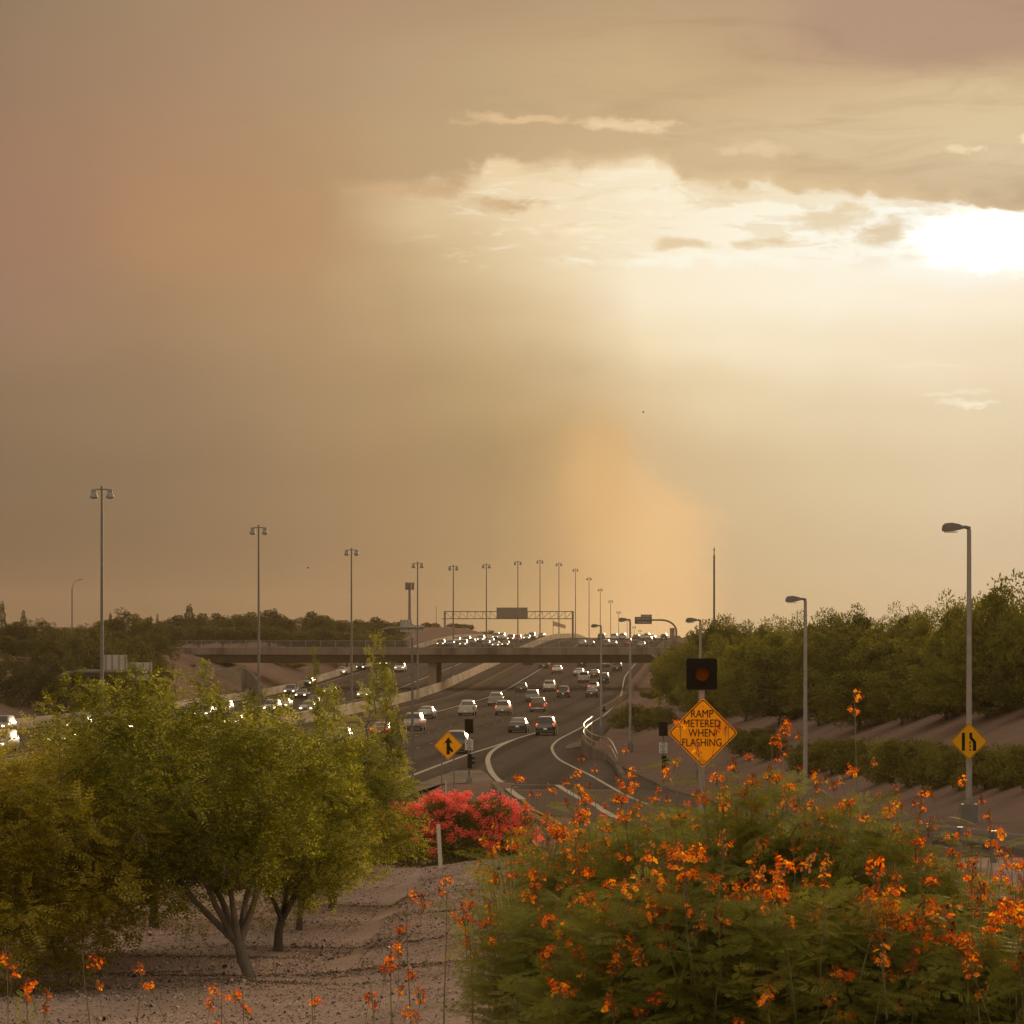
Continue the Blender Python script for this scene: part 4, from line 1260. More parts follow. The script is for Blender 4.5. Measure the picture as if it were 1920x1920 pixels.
# ------------------------------------------------------------------ vehicles
CAR = {}
def car_body(kind):
    # y, half width, z bottom, z belt, z top, half width top
    S = {
        'sedan': [(-2.38, .74, .38, .78, .80, .66), (-2.30, .86, .24, .98, 1.02, .76), (-1.78, .90, .20, 1.00, 1.06, .74), (-1.00, .915, .19, .98, 1.40, .60), (-0.35, .92, .19, .97, 1.45, .62),
                  (0.35, .92, .19, .95, 1.42, .61), (1.15, .91, .19, .93, .98, .72), (1.95, .88, .20, .80, .84, .70), (2.28, .80, .24, .64, .68, .62), (2.38, .68, .34, .52, .54, .5)],
        'suv': [(-2.32, .80, .42, .95, .98, .74), (-2.26, .90, .30, 1.08, 1.14, .80), (-2.00, .93, .26, 1.12, 1.70, .66), (-1.3, .94, .26, 1.12, 1.78, .68), (0.1, .94, .26, 1.10, 1.78, .68),
                (0.55, .94, .26, 1.08, 1.70, .66), (1.20, .93, .26, 1.05, 1.12, .76), (1.95, .91, .26, .98, 1.02, .74), (2.28, .86, .30, .84, .88, .70), (2.36, .76, .42, .66, .68, .62)],
        'van': [(-2.50, .84, .40, 1.00, 1.03, .78), (-2.44, .92, .28, 1.08, 1.14, .84), (-2.22, .95, .24, 1.10, 1.68, .74), (-1.4, .96, .24, 1.10, 1.76, .76), (0.4, .96, .24, 1.08, 1.74, .75),
                (0.85, .95, .24, 1.05, 1.60, .70), (1.60, .93, .24, 1.0, 1.06, .76), (2.05, .90, .25, .88, .92, .70), (2.40, .84, .30, .70, .74, .62), (2.48, .74, .40, .55, .57, .55)],
        'hatch': [(-2.02, .74, .38, .85, .88, .68), (-1.96, .85, .26, .98, 1.04, .74), (-1.62, .88, .22, 1.0, 1.42, .60), (-0.9, .88, .21, .98, 1.50, .61), (0.1, .88, .21, .96, 1.50, .61),
                  (0.4, .88, .21, .95, 1.46, .60), (1.10, .87, .21, .93, .98, .70), (1.65, .84, .22, .82, .86, .66), (1.95, .78, .26, .66, .70, .58), (2.03, .66, .36, .52, .54, .5)],
    }[kind]
    mb = MB()
    for (y, w, zb, zm, zt, wt) in S:
        half = [(w - .10, zb), (w - .01, zb + .10), (w, (zb + zm) / 2), (w - .02, zm - .07), (w - .06, zm), (wt, zt - .05 if zt - zm > .12 else zt - .01), (wt - .10, zt), (wt * .4, zt + .02)]
        ring = [(a, y, b) for a, b in half] + [(-a, y, b) for a, b in reversed(half)]
        mb.v += ring
    k = 16
    for i in range(len(S) - 1):
        for j in range(k):
            q = (j + 1) % k
            mb.f.append((i * k + j, (i + 1) * k + j, (i + 1) * k + q, i * k + q)); mb.m.append(0)
    mb.f.append(tuple(range(k))); mb.m.append(0); e = (len(S) - 1) * k; mb.f.append(tuple(reversed(range(e, e + k)))); mb.m.append(0)
    return mb, S

def glass_patch(p, off):
    a, b, c, d = [Vector(q) for q in p]
    n = (b - a).cross(d - a).normalized() * off
    return [tuple(q + n) for q in (a, b, c, d)]

def car_proto(kind):
    parts = []
    if kind == 'pickup':
        body = MB()
        S = [(-2.72, .90, .42, 1.02, .0, 0), ]
        # cab
        cab = [(-0.75, .94, .40, 1.12, 1.15, .80), (-0.70, .95, .38, 1.14, 1.74, .68), (0.0, .95, .38, 1.14, 1.84, .70), (0.55, .95, .38, 1.12, 1.80, .69), (1.05, .95, .38, 1.10, 1.20, .80),
               (1.9, .94, .38, 1.06, 1.12, .78), (2.55, .92, .40, 1.0, 1.04, .76), (2.72, .84, .48, .82, .84, .7)]
        for (y, w, zb, zm, zt, wt) in cab:
            half = [(w - .10, zb), (w - .01, zb + .10), (w, (zb + zm) / 2), (w - .02, zm - .07), (w - .06, zm), (wt, zt - .05 if zt - zm > .12 else zt - .01), (wt - .10, zt), (wt * .4, zt + .02)]
            body.v += [(a, y, b) for a, b in half] + [(-a, y, b) for a, b in reversed(half)]
        k = 16
        for i in range(len(cab) - 1):
            for j in range(k):
                q = (j + 1) % k
                body.f.append((i * k + j, (i + 1) * k + j, (i + 1) * k + q, i * k + q)); body.m.append(0)
        body.f.append(tuple(range(k))); body.m.append(0); e = (len(cab) - 1) * k; body.f.append(tuple(reversed(range(e, e + k)))); body.m.append(0)
        bed = MB()
        bed.box((0, -1.74, .62), (1.86, 1.98, .2))
        for s in (-1, 1): bed.box((s * .90, -1.74, .80), (.12, 1.98, .72))
        gate = MB().box((0, -2.72, .83), (1.66, .07, .64)).box((0, -2.765, .90), (1.2, .02, .22))
        parts += [('body', body, 'PAINT', 50), ('cargo_bed', bed, 'PAINT', None), ('tailgate', gate, 'PAINT', None)]
        cabs = cab; L0, L1, rearY = -2.76, 2.72, -2.76
        A, Bq = (-0.75, .80, 1.15), (-0.70, .68, 1.74)
        C, Dq = (0.55, .69, 1.80), (1.05, .80, 1.20)
        side = [(-0.70, 1.14, 1.74, .95, .68), (0.55, 1.12, 1.80, .95, .69)]; belt_w = .89
        wy = (-1.72, 1.78); wr = .40; tailz, tailw, tailx = .92, (.13, .34), .86; headz = .88; headx = .68; frontY = 2.70
        bump_z = .50
    else:
        body, S = car_body(kind)
        parts.append(('body', body, 'PAINT', 50))
        rear_i = 2; A = (S[rear_i][0], S[rear_i][5], S[rear_i][4]); 
        if kind == 'sedan': A = (S[2][0], S[2][5], S[2][4]); Bq = (S[3][0], S[3][5], S[3][4])
        else: A = (S[1][0], S[1][5], S[1][4]); Bq = (S[2][0], S[2][5], S[2][4])
        ri = 5; C = (S[ri][0], S[ri][5], S[ri][4]); Dq = (S[ri + 1][0], S[ri + 1][5], S[ri + 1][4])
        si = 3 if kind == 'sedan' else 2
        side = [(S[si][0], S[si][3], S[si][4], S[si][1], S[si][5]), (S[ri][0], S[ri][3], S[ri][4], S[ri][1], S[ri][5])]
        L0, L1 = S[0][0], S[-1][0]; rearY = L0; frontY = L1
        wy = (L0 + .95, L1 - .92); wr = .33 if kind in ('sedan', 'hatch') else .37
        tailz = {'sedan': .84, 'suv': .98, 'van': .98, 'hatch': .88}[kind]; tailw = (.30, .15) if kind == 'sedan' else (.16, .32); tailx = .66 if kind == 'sedan' else .76
        headz = {'sedan': .62, 'suv': .82, 'van': .70, 'hatch': .64}[kind]; headx = .62; bump_z = .42
    # rear and front glass
    def lerp(a, b, u): return a + (b - a) * u
    def cross_glass(a, b, u0, u1, off, w=.92, flip=False):
        p = []
        for u, s in ((u0, -1), (u0, 1), (u1, 1), (u1, -1)):
            p.append((s * lerp(a[1], b[1], u) * w, lerp(a[0], b[0], u), lerp(a[2], b[2], u) + .01))
        g = MB(); g.quad(glass_patch(p, off)); return g
    g = cross_glass(A, Bq, .12, .86, .012); parts.append(('rear_window', g, M['glass'], None))
    g = cross_glass(C, Dq, .10, .92, -.012 if False else .012)
    # windscreen must face forward/up
    p = []
    for u, s in ((.08, -1), (.08, 1), (.92, 1), (.92, -1)):
        p.append((s * lerp(C[1], Dq[1], u) * .93, lerp(C[0], Dq[0], u), lerp(C[2], Dq[2], u) + .01))
    g = MB(); g.quad(glass_patch(p, .014)); parts.append(('windscreen', g, M['glass'], None))
    for s in (-1, 1):
        (y0, zm0, zt0, w0, wt0), (y1, zm1, zt1, w1, wt1) = side
        def sp(y, v, zm, zt, w, wt): return (s * (lerp(w - .06, wt, v) + .012), y, lerp(zm, zt - .05, v))
        pts = [sp(y0 - .35 * (kind == 'sedan'), .10, zm0, zt0, w0, wt0), sp(y1 + .42, .10, zm1, zt1, w1, wt1), sp(y1, .86, zm1, zt1, w1, wt1), sp(y0 + .05, .86, zm0, zt0, w0, wt0)]
        if s < 0: pts = pts[::-1]
        parts.append(('side_window', MB().quad(pts), M['glass'], None))
    for s in (-1, 1):
        bx = MB().box((s * tailx, rearY + (.05 if kind != 'pickup' else .0), tailz), (tailw[0], .06, tailw[1]))
        if kind == 'pickup': bx = MB().box((s * .89, -2.74, .92), (.13, .06, .34))
        parts.append(('tail_light', bx, 'TAIL', None))
        hb = MB(); n = 10
        y_ = frontY - .06
        hb.v += [(s * headx + .17 * math.cos(2 * math.pi * k / n), y_ + .05, headz + .11 * math.sin(2 * math.pi * k / n)) for k in range(n)]
        hb.v += [(s * headx + .17 * math.cos(2 * math.pi * k / n), y_ - .1, headz + .11 * math.sin(2 * math.pi * k / n)) for k in range(n)]
        hb.f.append(tuple(range(n))); hb.m.append(0)
        for k in range(n): hb.f.append((k, (k + 1) % n, n + (k + 1) % n, n + k)); hb.m.append(0)
        parts.append(('headlight', hb, 'HEAD', None))
        parts.append(('mirror', MB().box((s * 1.0, side[1][0] + .35, side[1][1] + .05), (.18, .1, .13)), 'PAINT', None))
    parts.append(('rear_bumper', MB().box((0, rearY + .02, bump_z), (1.66, .12, .20)), M['trim'] if kind != 'pickup' else M['rim'], None))
    parts.append(('grille', MB().box((0, frontY - .02, headz - .08), (.72, .08, .16)), M['trim'], None))
    parts.append(('licence_plate', MB().box((0, rearY - .045 if kind != 'pickup' else rearY - .03, bump_z + (.22 if kind != 'pickup' else .02)), (.32, .02, .16)), M['plate'], None))
    wheels = []
    for s in (-1, 1):
        for y in wy:
            t = MB()
            n = 18; x0, x1 = s * .70, s * .925
            for x in (x0, x1):
                t.v += [(x, y + wr * math.cos(2 * math.pi * k / n), wr + wr * math.sin(2 * math.pi * k / n)) for k in range(n)]
            for k in range(n): t.f.append((k, (k + 1) % n, n + (k + 1) % n, n + k)); t.m.append(0)
            t.f.append(tuple(range(n))); t.m.append(0); t.f.append(tuple(reversed(range(n, 2 * n)))); t.m.append(0)
            r2 = MB(); rr_ = wr * .6; x = s * .932
            r2.v += [(x, y + rr_ * math.cos(2 * math.pi * k / n), wr + rr_ * math.sin(2 * math.pi * k / n)) for k in range(n)]
            r2.f.append(tuple(range(n))); r2.m.append(0)
            wheels.append((t, r2))
    # dark underbody
    under = MB().box((0, (L0 + L1) / 2, .30), (1.5, (L1 - L0) * .82, .16))
    parts.append(('underbody', under, M['trim'], None))
    out = []
    for nm, mb, m, sm in parts:
        mm = m if not isinstance(m, str) else {'PAINT': M['trim'], 'TAIL': M['tail_off'], 'HEAD': M['head_off']}[m]
        out.append((nm, mb.mesh(nm, mm, sm), m if isinstance(m, str) else None))
    wo_ = [(t.mesh('tyre', M['tyre'], 40), r2.mesh('wheel_rim', M['rim'])) for t, r2 in wheels]
    return out, wo_

PAINTS = {
    'white': mat('paint_white', (0.40, 0.375, 0.34), 0.28, 0.0, coat=0.7), 'silver': mat('paint_silver', (0.24, 0.23, 0.215), 0.30, 0.35, coat=0.7),
    'grey': mat('paint_grey', (0.12, 0.115, 0.108), 0.30, 0.4, coat=0.7), 'dark': mat('paint_dark', (0.028, 0.026, 0.024), 0.28, 0.2, coat=0.8),
    'black': mat('paint_black', (0.009, 0.008, 0.007), 0.22, 0.0, coat=0.8), 'brown': mat('paint_brown', (0.11, 0.065, 0.045), 0.30, 0.3, coat=0.7),
    'red': mat('paint_red', (0.25, 0.022, 0.014), 0.28, 0.1, coat=0.8), 'beige': mat('paint_beige', (0.25, 0.20, 0.145), 0.30, 0.3, coat=0.7),
    'blue': mat('paint_blue', (0.05, 0.07, 0.11), 0.28, 0.2, coat=0.8), 'pale': mat('paint_pale', (0.28, 0.30, 0.295), 0.30, 0.3, coat=0.7)}
HEADING = math.atan(-KX)
NAMES = {'sedan': ('sedan', 'car'), 'suv': ('sport_utility_vehicle', 'car'), 'van': ('minivan', 'van'), 'pickup': ('pickup_truck', 'pickup truck'), 'hatch': ('hatchback', 'car')}
def place_car(kind, paint, px, py, oncoming, label, lit, group):
    if kind not in CAR: CAR[kind] = car_proto(kind)
    p = at(px, py, 150.0)
    p.z = gz(p.x, p.y) + LIFT
    # slope of the road for pitch
    dz = float(ROAD_Z(p.y + 3) - ROAD_Z(p.y - 3)) / 6.0
    nm, cat = NAMES[kind]
    root = thing(nm, p, label, cat, group)
    root.rotation_euler = (math.atan(dz) * (-1 if oncoming else 1), 0, HEADING + (math.pi if oncoming else 0))
    meshes, wheels = CAR[kind]
    for mn, me, slot in meshes:
        o = link(mn, me, root)
        if slot:
            o.material_slots[0].link = 'OBJECT'
            o.material_slots[0].material = PAINTS[paint] if slot == 'PAINT' else (M['tail_on'] if lit == 'tail' else M['tail_off']) if slot == 'TAIL' else (M['head_on'] if lit == 'head' else M['head_off'])
    for t, r2 in wheels:
        w_ = link('wheel', t, root)
        link('wheel_rim', r2, w_)
    return root

OUT = [
    ('suv', 'silver', 778, 1371, 'silver sport utility vehicle with red tail lights seen beside the thin grey pole', 'tail'),
    ('sedan', 'silver', 801, 1349, 'silver sedan driving away just left of the carpool line, ahead of a silver vehicle', None),
    ('pickup', 'white', 877, 1343, 'white pickup truck driving away straight above the first ramp signal', None),
    ('pickup', 'silver', 930, 1324, 'silver pickup truck driving away in front of the beige sport utility vehicle', None),
    ('suv', 'beige', 944.5, 1342, 'beige sport utility vehicle driving away with red tail lights right of the white pickup truck', 'tail'),
    ('hatch', 'dark', 979, 1299, 'dark hatchback driving away close before the bridge shadow in the middle lanes', None),
    ('van', 'grey', 999, 1317, 'grey van driving away just beyond the bridge shadow, ahead of a brown pickup', None),
    ('pickup', 'brown', 1010, 1336, 'dull brown pickup truck driving away with dim red tail lights', 'tail'),
    ('sedan', 'dark', 973, 1375, 'dark grey sedan driving away beside the black vehicle near the merge nose', None),
    ('suv', 'black', 1025, 1380, 'black sport utility vehicle leaving the ramp, one brake light glowing red', 'tail'),
    ('van', 'white', 1031, 1296.5, 'white minivan driving away with red tail lights before the bridge shadow', 'tail'),
    ('suv', 'black', 1057, 1309, 'black boxy sport utility vehicle braking on the bridge shadow line', 'tail'),
    ('sedan', 'black', 1110, 1308.5, 'black sedan driving away on the bridge shadow at right, left of the handrail lamp', None),
    ('sedan', 'silver', 1113, 1296.5, 'silver sedan half hidden directly ahead of the black sedan at right', 'tail'),
    ('pickup', 'white', 1095, 1280, 'white pickup truck in the closely packed group right of centre', None),
    ('sedan', 'pale', 1086, 1268.5, 'pale sedan with a red tail light directly ahead of the white pickup', 'tail'),
    ('sedan', 'brown', 1115, 1271, 'brown sedan right of the white pickup in the packed group', None),
    ('suv', 'black', 1133, 1282, 'black sport utility vehicle partly behind the handrail lamp post', None),
    ('sedan', 'white', 1045.5, 1263, 'white sedan driving away alone near the centre under the bridge edge', 'tail'),
    ('suv', 'dark', 1021, 1254, 'dark sport utility vehicle under the bridge beside the carpool line', None),
    ('suv', 'dark', 1092, 1250, 'dark vehicle half hidden under the bridge left of the pale-roofed sedan', None),
    ('sedan', 'silver', 1135, 1251, 'silver sedan half hidden under the bridge behind the lamp post', None),
    ('suv', 'black', 1158, 1259, 'black sport utility vehicle under the bridge at the far right lane', None),
    ('sedan', 'dark', 991, 1247, 'dark sedan almost hidden under the bridge beside the orange line', None),
    ('suv', 'dark', 859, 1414, 'dark sport utility vehicle half hidden behind the merge sign', None),
    ('sedan', 'red', 716, 1385, 'red sedan glimpsed through the right side of the near tree', 'tail'),
    ('hatch', 'silver', 642, 1398, 'silver hatchback glimpsed behind the middle of the near trees', None),
]
for c in OUT: place_car(c[0], c[1], c[2], c[3], False, c[4], c[5], 'cars driving away towards the bridge')
ON = [
    ('suv', 'dark', 4, 1378, 'dark vehicle with blazing headlights cut by the left picture edge, nearer the barrier'),
    ('van', 'white', 2, 1412, 'white van with blazing headlights cut by the left picture edge, nearest the camera'),
    ('sedan', 'white', 118, 1400, 'white sedan with lit headlights in front of the dark one at far left'),
    ('suv', 'dark', 149, 1375, 'dark sport utility vehicle with lit headlights by the left barrier'),
    ('sedan', 'silver', 224, 1384, 'silver sedan coming from behind the tree below the sign backs'),
    ('sedan', 'grey', 96, 1500, 'grey car glimpsed between the leaves of the near left tree'),
    ('suv', 'white', 510, 1340, 'white sport utility vehicle with lit headlights in the clear patch below the bridge'),
    ('sedan', 'silver', 532, 1331, 'silver sedan right behind the white sport utility vehicle below the bridge'),
    ('suv', 'black', 546, 1306, 'black sport utility vehicle with lit headlights near the left barrier below the bridge'),
    ('sedan', 'black', 567, 1311, 'black sedan half behind the black sport utility vehicle and the tree sprig'),
    ('sedan', 'blue', 578, 1287, 'dark blue sedan near the left barrier behind the tree sprig'),
    ('sedan', 'white', 641, 1266, 'white sedan coming on beside the pale barrier under the bridge'),
    ('sedan', 'dark', 677, 1256.5, 'dark sedan with lit headlights just out of the bridge at left'),
    ('sedan', 'grey', 721, 1249, 'grey sedan under the bridge edge, only its lit headlights clear'),
    ('pickup', 'white', 751, 1261, 'white-topped pickup truck coming out from under the bridge left of the pier'),
    ('sedan', 'white', 683, 1310, 'white sedan with lit headlights between the two tree sprigs'),
    ('sedan', 'silver', 578, 1338, 'silver sedan behind the tree sprigs right of the white sport utility vehicle'),
    ('hatch', 'grey', 619, 1303, 'grey hatchback with lit headlights behind the tall tree sprig'),
    ('sedan', 'dark', 588, 1326, 'dark sedan with lit headlights glimpsed between tree sprigs'),
    ('suv', 'silver', 420, 1342, 'silver vehicle with lit headlights behind the top of the big near tree'),
    ('sedan', 'dark', 440, 1364, 'dark sedan with lit headlights low behind the big near tree'),
    ('suv', 'white', 383, 1352, 'white vehicle with lit headlights behind the left part of the big near tree'),
    ('sedan', 'grey', 472, 1309, 'grey sedan with lit headlights by the barrier left of the second lamp post'),
]
for c in ON: place_car(c[0], c[1], c[2], c[3], True, c[4], 'head', 'oncoming cars with lit headlights')
# traffic beyond the bridge
FAR_ON = [(827, 1213.5, 'dark', 'suv'), (845, 1212.5, 'grey', 'sedan'), (857, 1206, 'white', 'sedan'), (869, 1214, 'silver', 'suv'), (875, 1207, 'dark', 'van'), (885, 1209, 'grey', 'sedan'), (902, 1205, 'silver', 'suv'),
          (912, 1212.5, 'dark', 'sedan'), (920, 1208, 'white', 'sedan'), (930, 1199.5, 'silver', 'van'), (930, 1214, 'pale', 'sedan'), (941, 1200, 'white', 'suv'), (948, 1213, 'dark', 'sedan'), (958, 1203.5, 'black', 'suv'),
          (971, 1204.5, 'red', 'suv'), (988, 1200.5, 'pale', 'sedan'), (997, 1199, 'dark', 'suv'), (1016, 1197.5, 'grey', 'sedan')]
for i, (px, py, c, k) in enumerate(FAR_ON):
    place_car(k, c, px, py, True, f'tiny {c} oncoming car beyond the bridge, {add_suffix(i + 1)} from the left', 'head' if i % 3 == 0 or i in (4, 10, 13) else None, 'oncoming cars beyond the bridge')
FAR_OUT = [(1092, 1212, 'silver', 'sedan'), (1108, 1213.5, 'dark', 'sedan'), (1128, 1201, 'dark', 'van'), (1137, 1214, 'brown', 'suv'), (1150, 1213, 'grey', 'sedan'), (1152, 1201.5, 'pale', 'suv'), (1168, 1201, 'silver', 'suv'),
           (1178, 1211, 'red', 'suv'), (1193, 1204, 'dark', 'pickup'), (1203, 1215, 'silver', 'sedan'), (1204, 1201, 'silver', 'sedan'), (1213, 1201, 'white', 'suv'), (1217, 1208.5, 'brown', 'suv'), (1223, 1202, 'dark', 'sedan'), (1245, 1202.5, 'dark', 'suv')]
for i, (px, py, c, k) in enumerate(FAR_OUT):
    place_car(k, c, px, py, False, f'tiny {c} vehicle driving away beyond the bridge, {add_suffix(i + 1)} from the left', None, 'cars driving away beyond the bridge')

# faint flag beyond the crest
D = 1050.0; X = dirx(1037, D)
fl = thing('flag', (X, D, gz(X, D)), 'large faint flag on a pole beyond the crest, under the gantry', 'flag')
zg = gz(X, D); h = zrow(1163, D) - zg
part('pole', MB().tube([(0, 0, 0), (0, 0, h)], 0.09, 6), M['steel'], fl)
mb = MB()
for i in range(11):
    u = i / 10; x = u * 4.1; dz = -0.35 - 1.3 * u ** 1.2 * 1.0; w_ = 0.12 * math.sin(u * 9)
    for v in (0, -1.5 * (1 - 0.25 * u)): mb.v += [(x, w_, h + dz + v), (x, w_ + 0.03, h + dz + v)]
for i in range(10):
    b = 4 * i
    mb.f += [(b, b + 2, b + 6, b + 4), (b + 1, b + 5, b + 7, b + 3)]; mb.m += [0, 0]
part('cloth', mb, mat('flag_cloth', (0.45, 0.26, 0.20), 0.9), fl)

# ------------------------------------------------------------------ vegetation
def rot_from(dirs, roll, rng):
    """rotation matrices whose local x points along dirs"""
    d = dirs / (np.linalg.norm(dirs, axis=1, keepdims=True) + 1e-9)
    up = np.where(np.abs(d[:, 2:3]) > 0.95, np.array([[1.0, 0, 0]]), np.array([[0, 0, 1.0]]))
    s = np.cross(up, d); s /= np.linalg.norm(s, axis=1, keepdims=True) + 1e-9
    u = np.cross(d, s)
    c, q = np.cos(roll)[:, None], np.sin(roll)[:, None]
    s2 = s * c + u * q; u2 = -s * q + u * c
    return np.stack([d, s2, u2], axis=2)      # columns

def scatter(tv, tq, Rm, S, P):
    """template verts/faces, rotations (k,3,3), scale (k,), positions (k,3)"""
    k, n = len(P), len(tv)
    V = np.einsum('kij,nj->kni', Rm, tv) * S[:, None, None] + P[:, None, :]
    Q = tq[None] + (np.arange(k) * n)[:, None, None]
    return V.reshape(-1, 3), Q.reshape(-1, tq.shape[1])

def rand_dirs(n, rng):
    v = rng.normal(size=(n, 3)); return v / np.linalg.norm(v, axis=1, keepdims=True)

LEAF_V = np.array([(0, 0, 0), (0.45, 0.26, 0.05), (1, 0, 0), (0.45, -0.26, 0.05)]); LEAF_Q = np.array([(0, 1, 2, 3)])

def sprig_template(n=5, L=0.21, leaf=0.056, w=0.46):
    V, Q = [], []
    for i in range(n):
        x = L * (0.2 + 0.8 * i / (n - 1))
        for s in (-1, 1):
            a = s * R(58); b = len(V); l = leaf * (1.1 - 0.35 * i / n)
            c, q = math.cos(a), math.sin(a)
            for (u, v) in ((0, 0), (0.5, w / 2), (1, 0), (0.5, -w / 2)):
                V.append((x + (u * c - v * q) * l, (u * q + v * c) * l, -0.9 * x * x - 0.15 * u * l))
            Q.append((b, b + 1, b + 2, b + 3))
    return np.array(V), np.array(Q)

def make_tree(seed, H, rx, rz_, zc, trunk_h, trunk_r, nclump, per, leaf, lm, bm, flat_b=0.55, limbs=5, sprig=None, jitter=0.33, clump_r=0.28, lean=(0, 0), droop=0.0):
    """returns (trunk mesh, crown mesh) for a tree of height H: crown is an irregular ellipsoid"""
    rng = np.random.default_rng(seed)
    # clump centres
    C = []
    lob = rand_dirs(7, rng); la = rng.uniform(0.05, 0.30, 7)
    while len(C) < nclump:
        d = rand_dirs(1, rng)[0]
        f = rng.uniform(0.25, 1.0) ** 0.45
        bump = 1 + sum(a * max(0, float(np.dot(d, l))) ** 4 for a, l in zip(la, lob)) - 0.12
        r_ = f * bump * (1 + rng.normal() * jitter * 0.25)
        z = d[2] * rz_ * r_
        if d[2] < 0: z *= flat_b
        C.append((d[0] * rx * r_ + lean[0], d[1] * rx * r_ + lean[1], zc + z))
    C = np.array(C)
    # wood
    wb = MB()
    top = Vector((lean[0] * 0.15 + rng.normal() * 0.05, lean[1] * 0.15, trunk_h))
    wb.tube([(0, 0, -0.25), (0.02, 0, trunk_h * 0.1), tuple(top * 0.55 + Vector((rng.normal() * .04, 0, 0))), tuple(top)], [trunk_r * 1.35, trunk_r * 1.05, trunk_r * 0.9, trunk_r * 0.82], 9)
    tips = []
    for k in range(limbs):
        a = 2 * math.pi * k / limbs + rng.uniform(-.4, .4)
        rr_ = rx * rng.uniform(.35, .6)
        e = Vector((math.cos(a) * rr_ + lean[0] * .8, math.sin(a) * rr_ + lean[1] * .8, zc + rz_ * rng.uniform(-0.1, .45)))
        mid = top.lerp(e, .45) + Vector((math.cos(a) * .12 * rx, math.sin(a) * .12 * rx, -0.06 * rz_))
        q1 = top.lerp(mid, .5) + Vector((rng.normal() * .03 * rx, rng.normal() * .03 * rx, 0))
        wb.tube([tuple(top - Vector((0, 0, .06))), tuple(q1), tuple(mid), tuple(mid.lerp(e, .5)), tuple(e)], [trunk_r * .62, trunk_r * .46, trunk_r * .32, trunk_r * .18, trunk_r * .06], 7)
        tips += [mid, mid.lerp(e, .5), e]
    tarr = np.array([tuple(t) for t in tips])
    for c in C[:: max(1, nclump // 60)]:
        j = int(np.argmin(((tarr - c) ** 2).sum(1)))
        s = Vector(tarr[j]); e = Vector(c)
        m_ = s.lerp(e, .5) + Vector((0, 0, .05 * rz_))
        wb.tube([tuple(s), tuple(m_), tuple(e)], [trunk_r * .12, trunk_r * .07, trunk_r * .03], 4)
    # foliage
    idx = np.repeat(np.arange(nclump), per); n = len(idx)
    cr = clump_r * rx * rng.uniform(.6, 1.35, nclump)
    dd = rand_dirs(n, rng)
    rad = rng.uniform(0.15, 1.0, n) ** 0.5
    P = C[idx] + dd * (cr[idx] * rad)[:, None] * np.array([1, 1, .72])
    P[:, 2] -= droop * rng.uniform(0, 1, n) ** 2
    if sprig is None:
        D_ = dd + rand_dirs(n, rng) * 0.9
        V, Q = scatter(LEAF_V, LEAF_Q, rot_from(D_, rng.uniform(0, 6.28, n), rng), leaf * rng.uniform(.6, 1.3, n), P)
    else:
        D_ = dd * np.array([1, 1, .5]) + rand_dirs(n, rng) * 0.5
        V, Q = scatter(sprig[0], sprig[1], rot_from(D_, rng.normal(0, .6, n), rng), leaf * rng.uniform(.55, 1.5, n), P)
    return wb.mesh('trunk', bm, 60), fast_mesh('crown', V, Q, [lm])

def place_tree(proto, loc, s, rz, name, label, cat, group, sz=None):
    root = thing(name, loc, label, cat, group, rz)
    root.scale = (s, s, sz or s)
    link('trunk', proto[0], root); link('crown', proto[1], root)
    return root

# hillside trees: unit prototypes 5 m high, 5 m wide
HILL = [make_tree(40 + i, 5.0, 2.3, 2.1, 2.7, 0.8, 0.10, 110, 130, 0.17, M['leaf_hill'], M['bark_dark'], flat_b=1.12, limbs=5, clump_r=0.24, jitter=0.5) for i in range(6)]
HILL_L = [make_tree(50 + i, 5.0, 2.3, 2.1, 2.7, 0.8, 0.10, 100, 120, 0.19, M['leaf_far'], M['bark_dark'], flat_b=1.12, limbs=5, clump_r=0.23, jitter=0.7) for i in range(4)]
FARP = [make_tree(60 + i, 5.0, 2.3, 2.0, 3.0, 1.2, 0.13, 45, 110, 0.30, M['leaf_far'], M['bark_dark'], flat_b=0.85, limbs=4, clump_r=0.34) for i in range(3)]

def hill_tree(spec, row, protos, rowlabel, group, near_lm=None):
    for i, (px, D, ytop, wpx) in enumerate(spec):
        X = dirx(px, D); zg = gz(X, D); H = zrow(ytop, D) - zg
        H = max(H * random.uniform(0.90, 1.06), 2.0); W_ = wpx * D / F * random.uniform(0.85, 1.3)
        p = protos[(i * 3 + row) % len(protos)]
        place_tree(p, (X, D, zg), max(W_ / 4.7, H / 5.2 * 0.72), random.uniform(0, 6.28), 'hillside_tree', f'bushy tree, {add_suffix(i + 1)} from left {rowlabel}', 'tree', group, H / (5.0 if 'left' in rowlabel else 5.4))

RB = [(1250, 372, 1214, 62), (1276, 350, 1186, 78), (1302, 340, 1170, 74), (1338, 320, 1142, 66), (1362, 318, 1150, 60), (1390, 315, 1150, 62), (1440, 275, 1152, 90), (1478, 262, 1138, 84), (1522, 250, 1132, 84), (1570, 246, 1140, 96),
      (1612, 238, 1132, 100), (1660, 230, 1134, 90), (1702, 225, 1130, 90), (1752, 215, 1130, 110), (1800, 200, 1112, 100), (1846, 190, 1102, 110), (1884, 178, 1074, 118), (1935, 170, 1098, 130)]
RM = [(1272, 330, 1216, 80), (1318, 300, 1196, 104), (1372, 282, 1188, 112), (1425, 262, 1182, 120), (1490, 246, 1176, 130), (1552, 232, 1172, 136), (1618, 220, 1170, 146), (1688, 210, 1168, 150), (1752, 200, 1165, 150), (1822, 188, 1158, 160), (1900, 176, 1156, 176)]
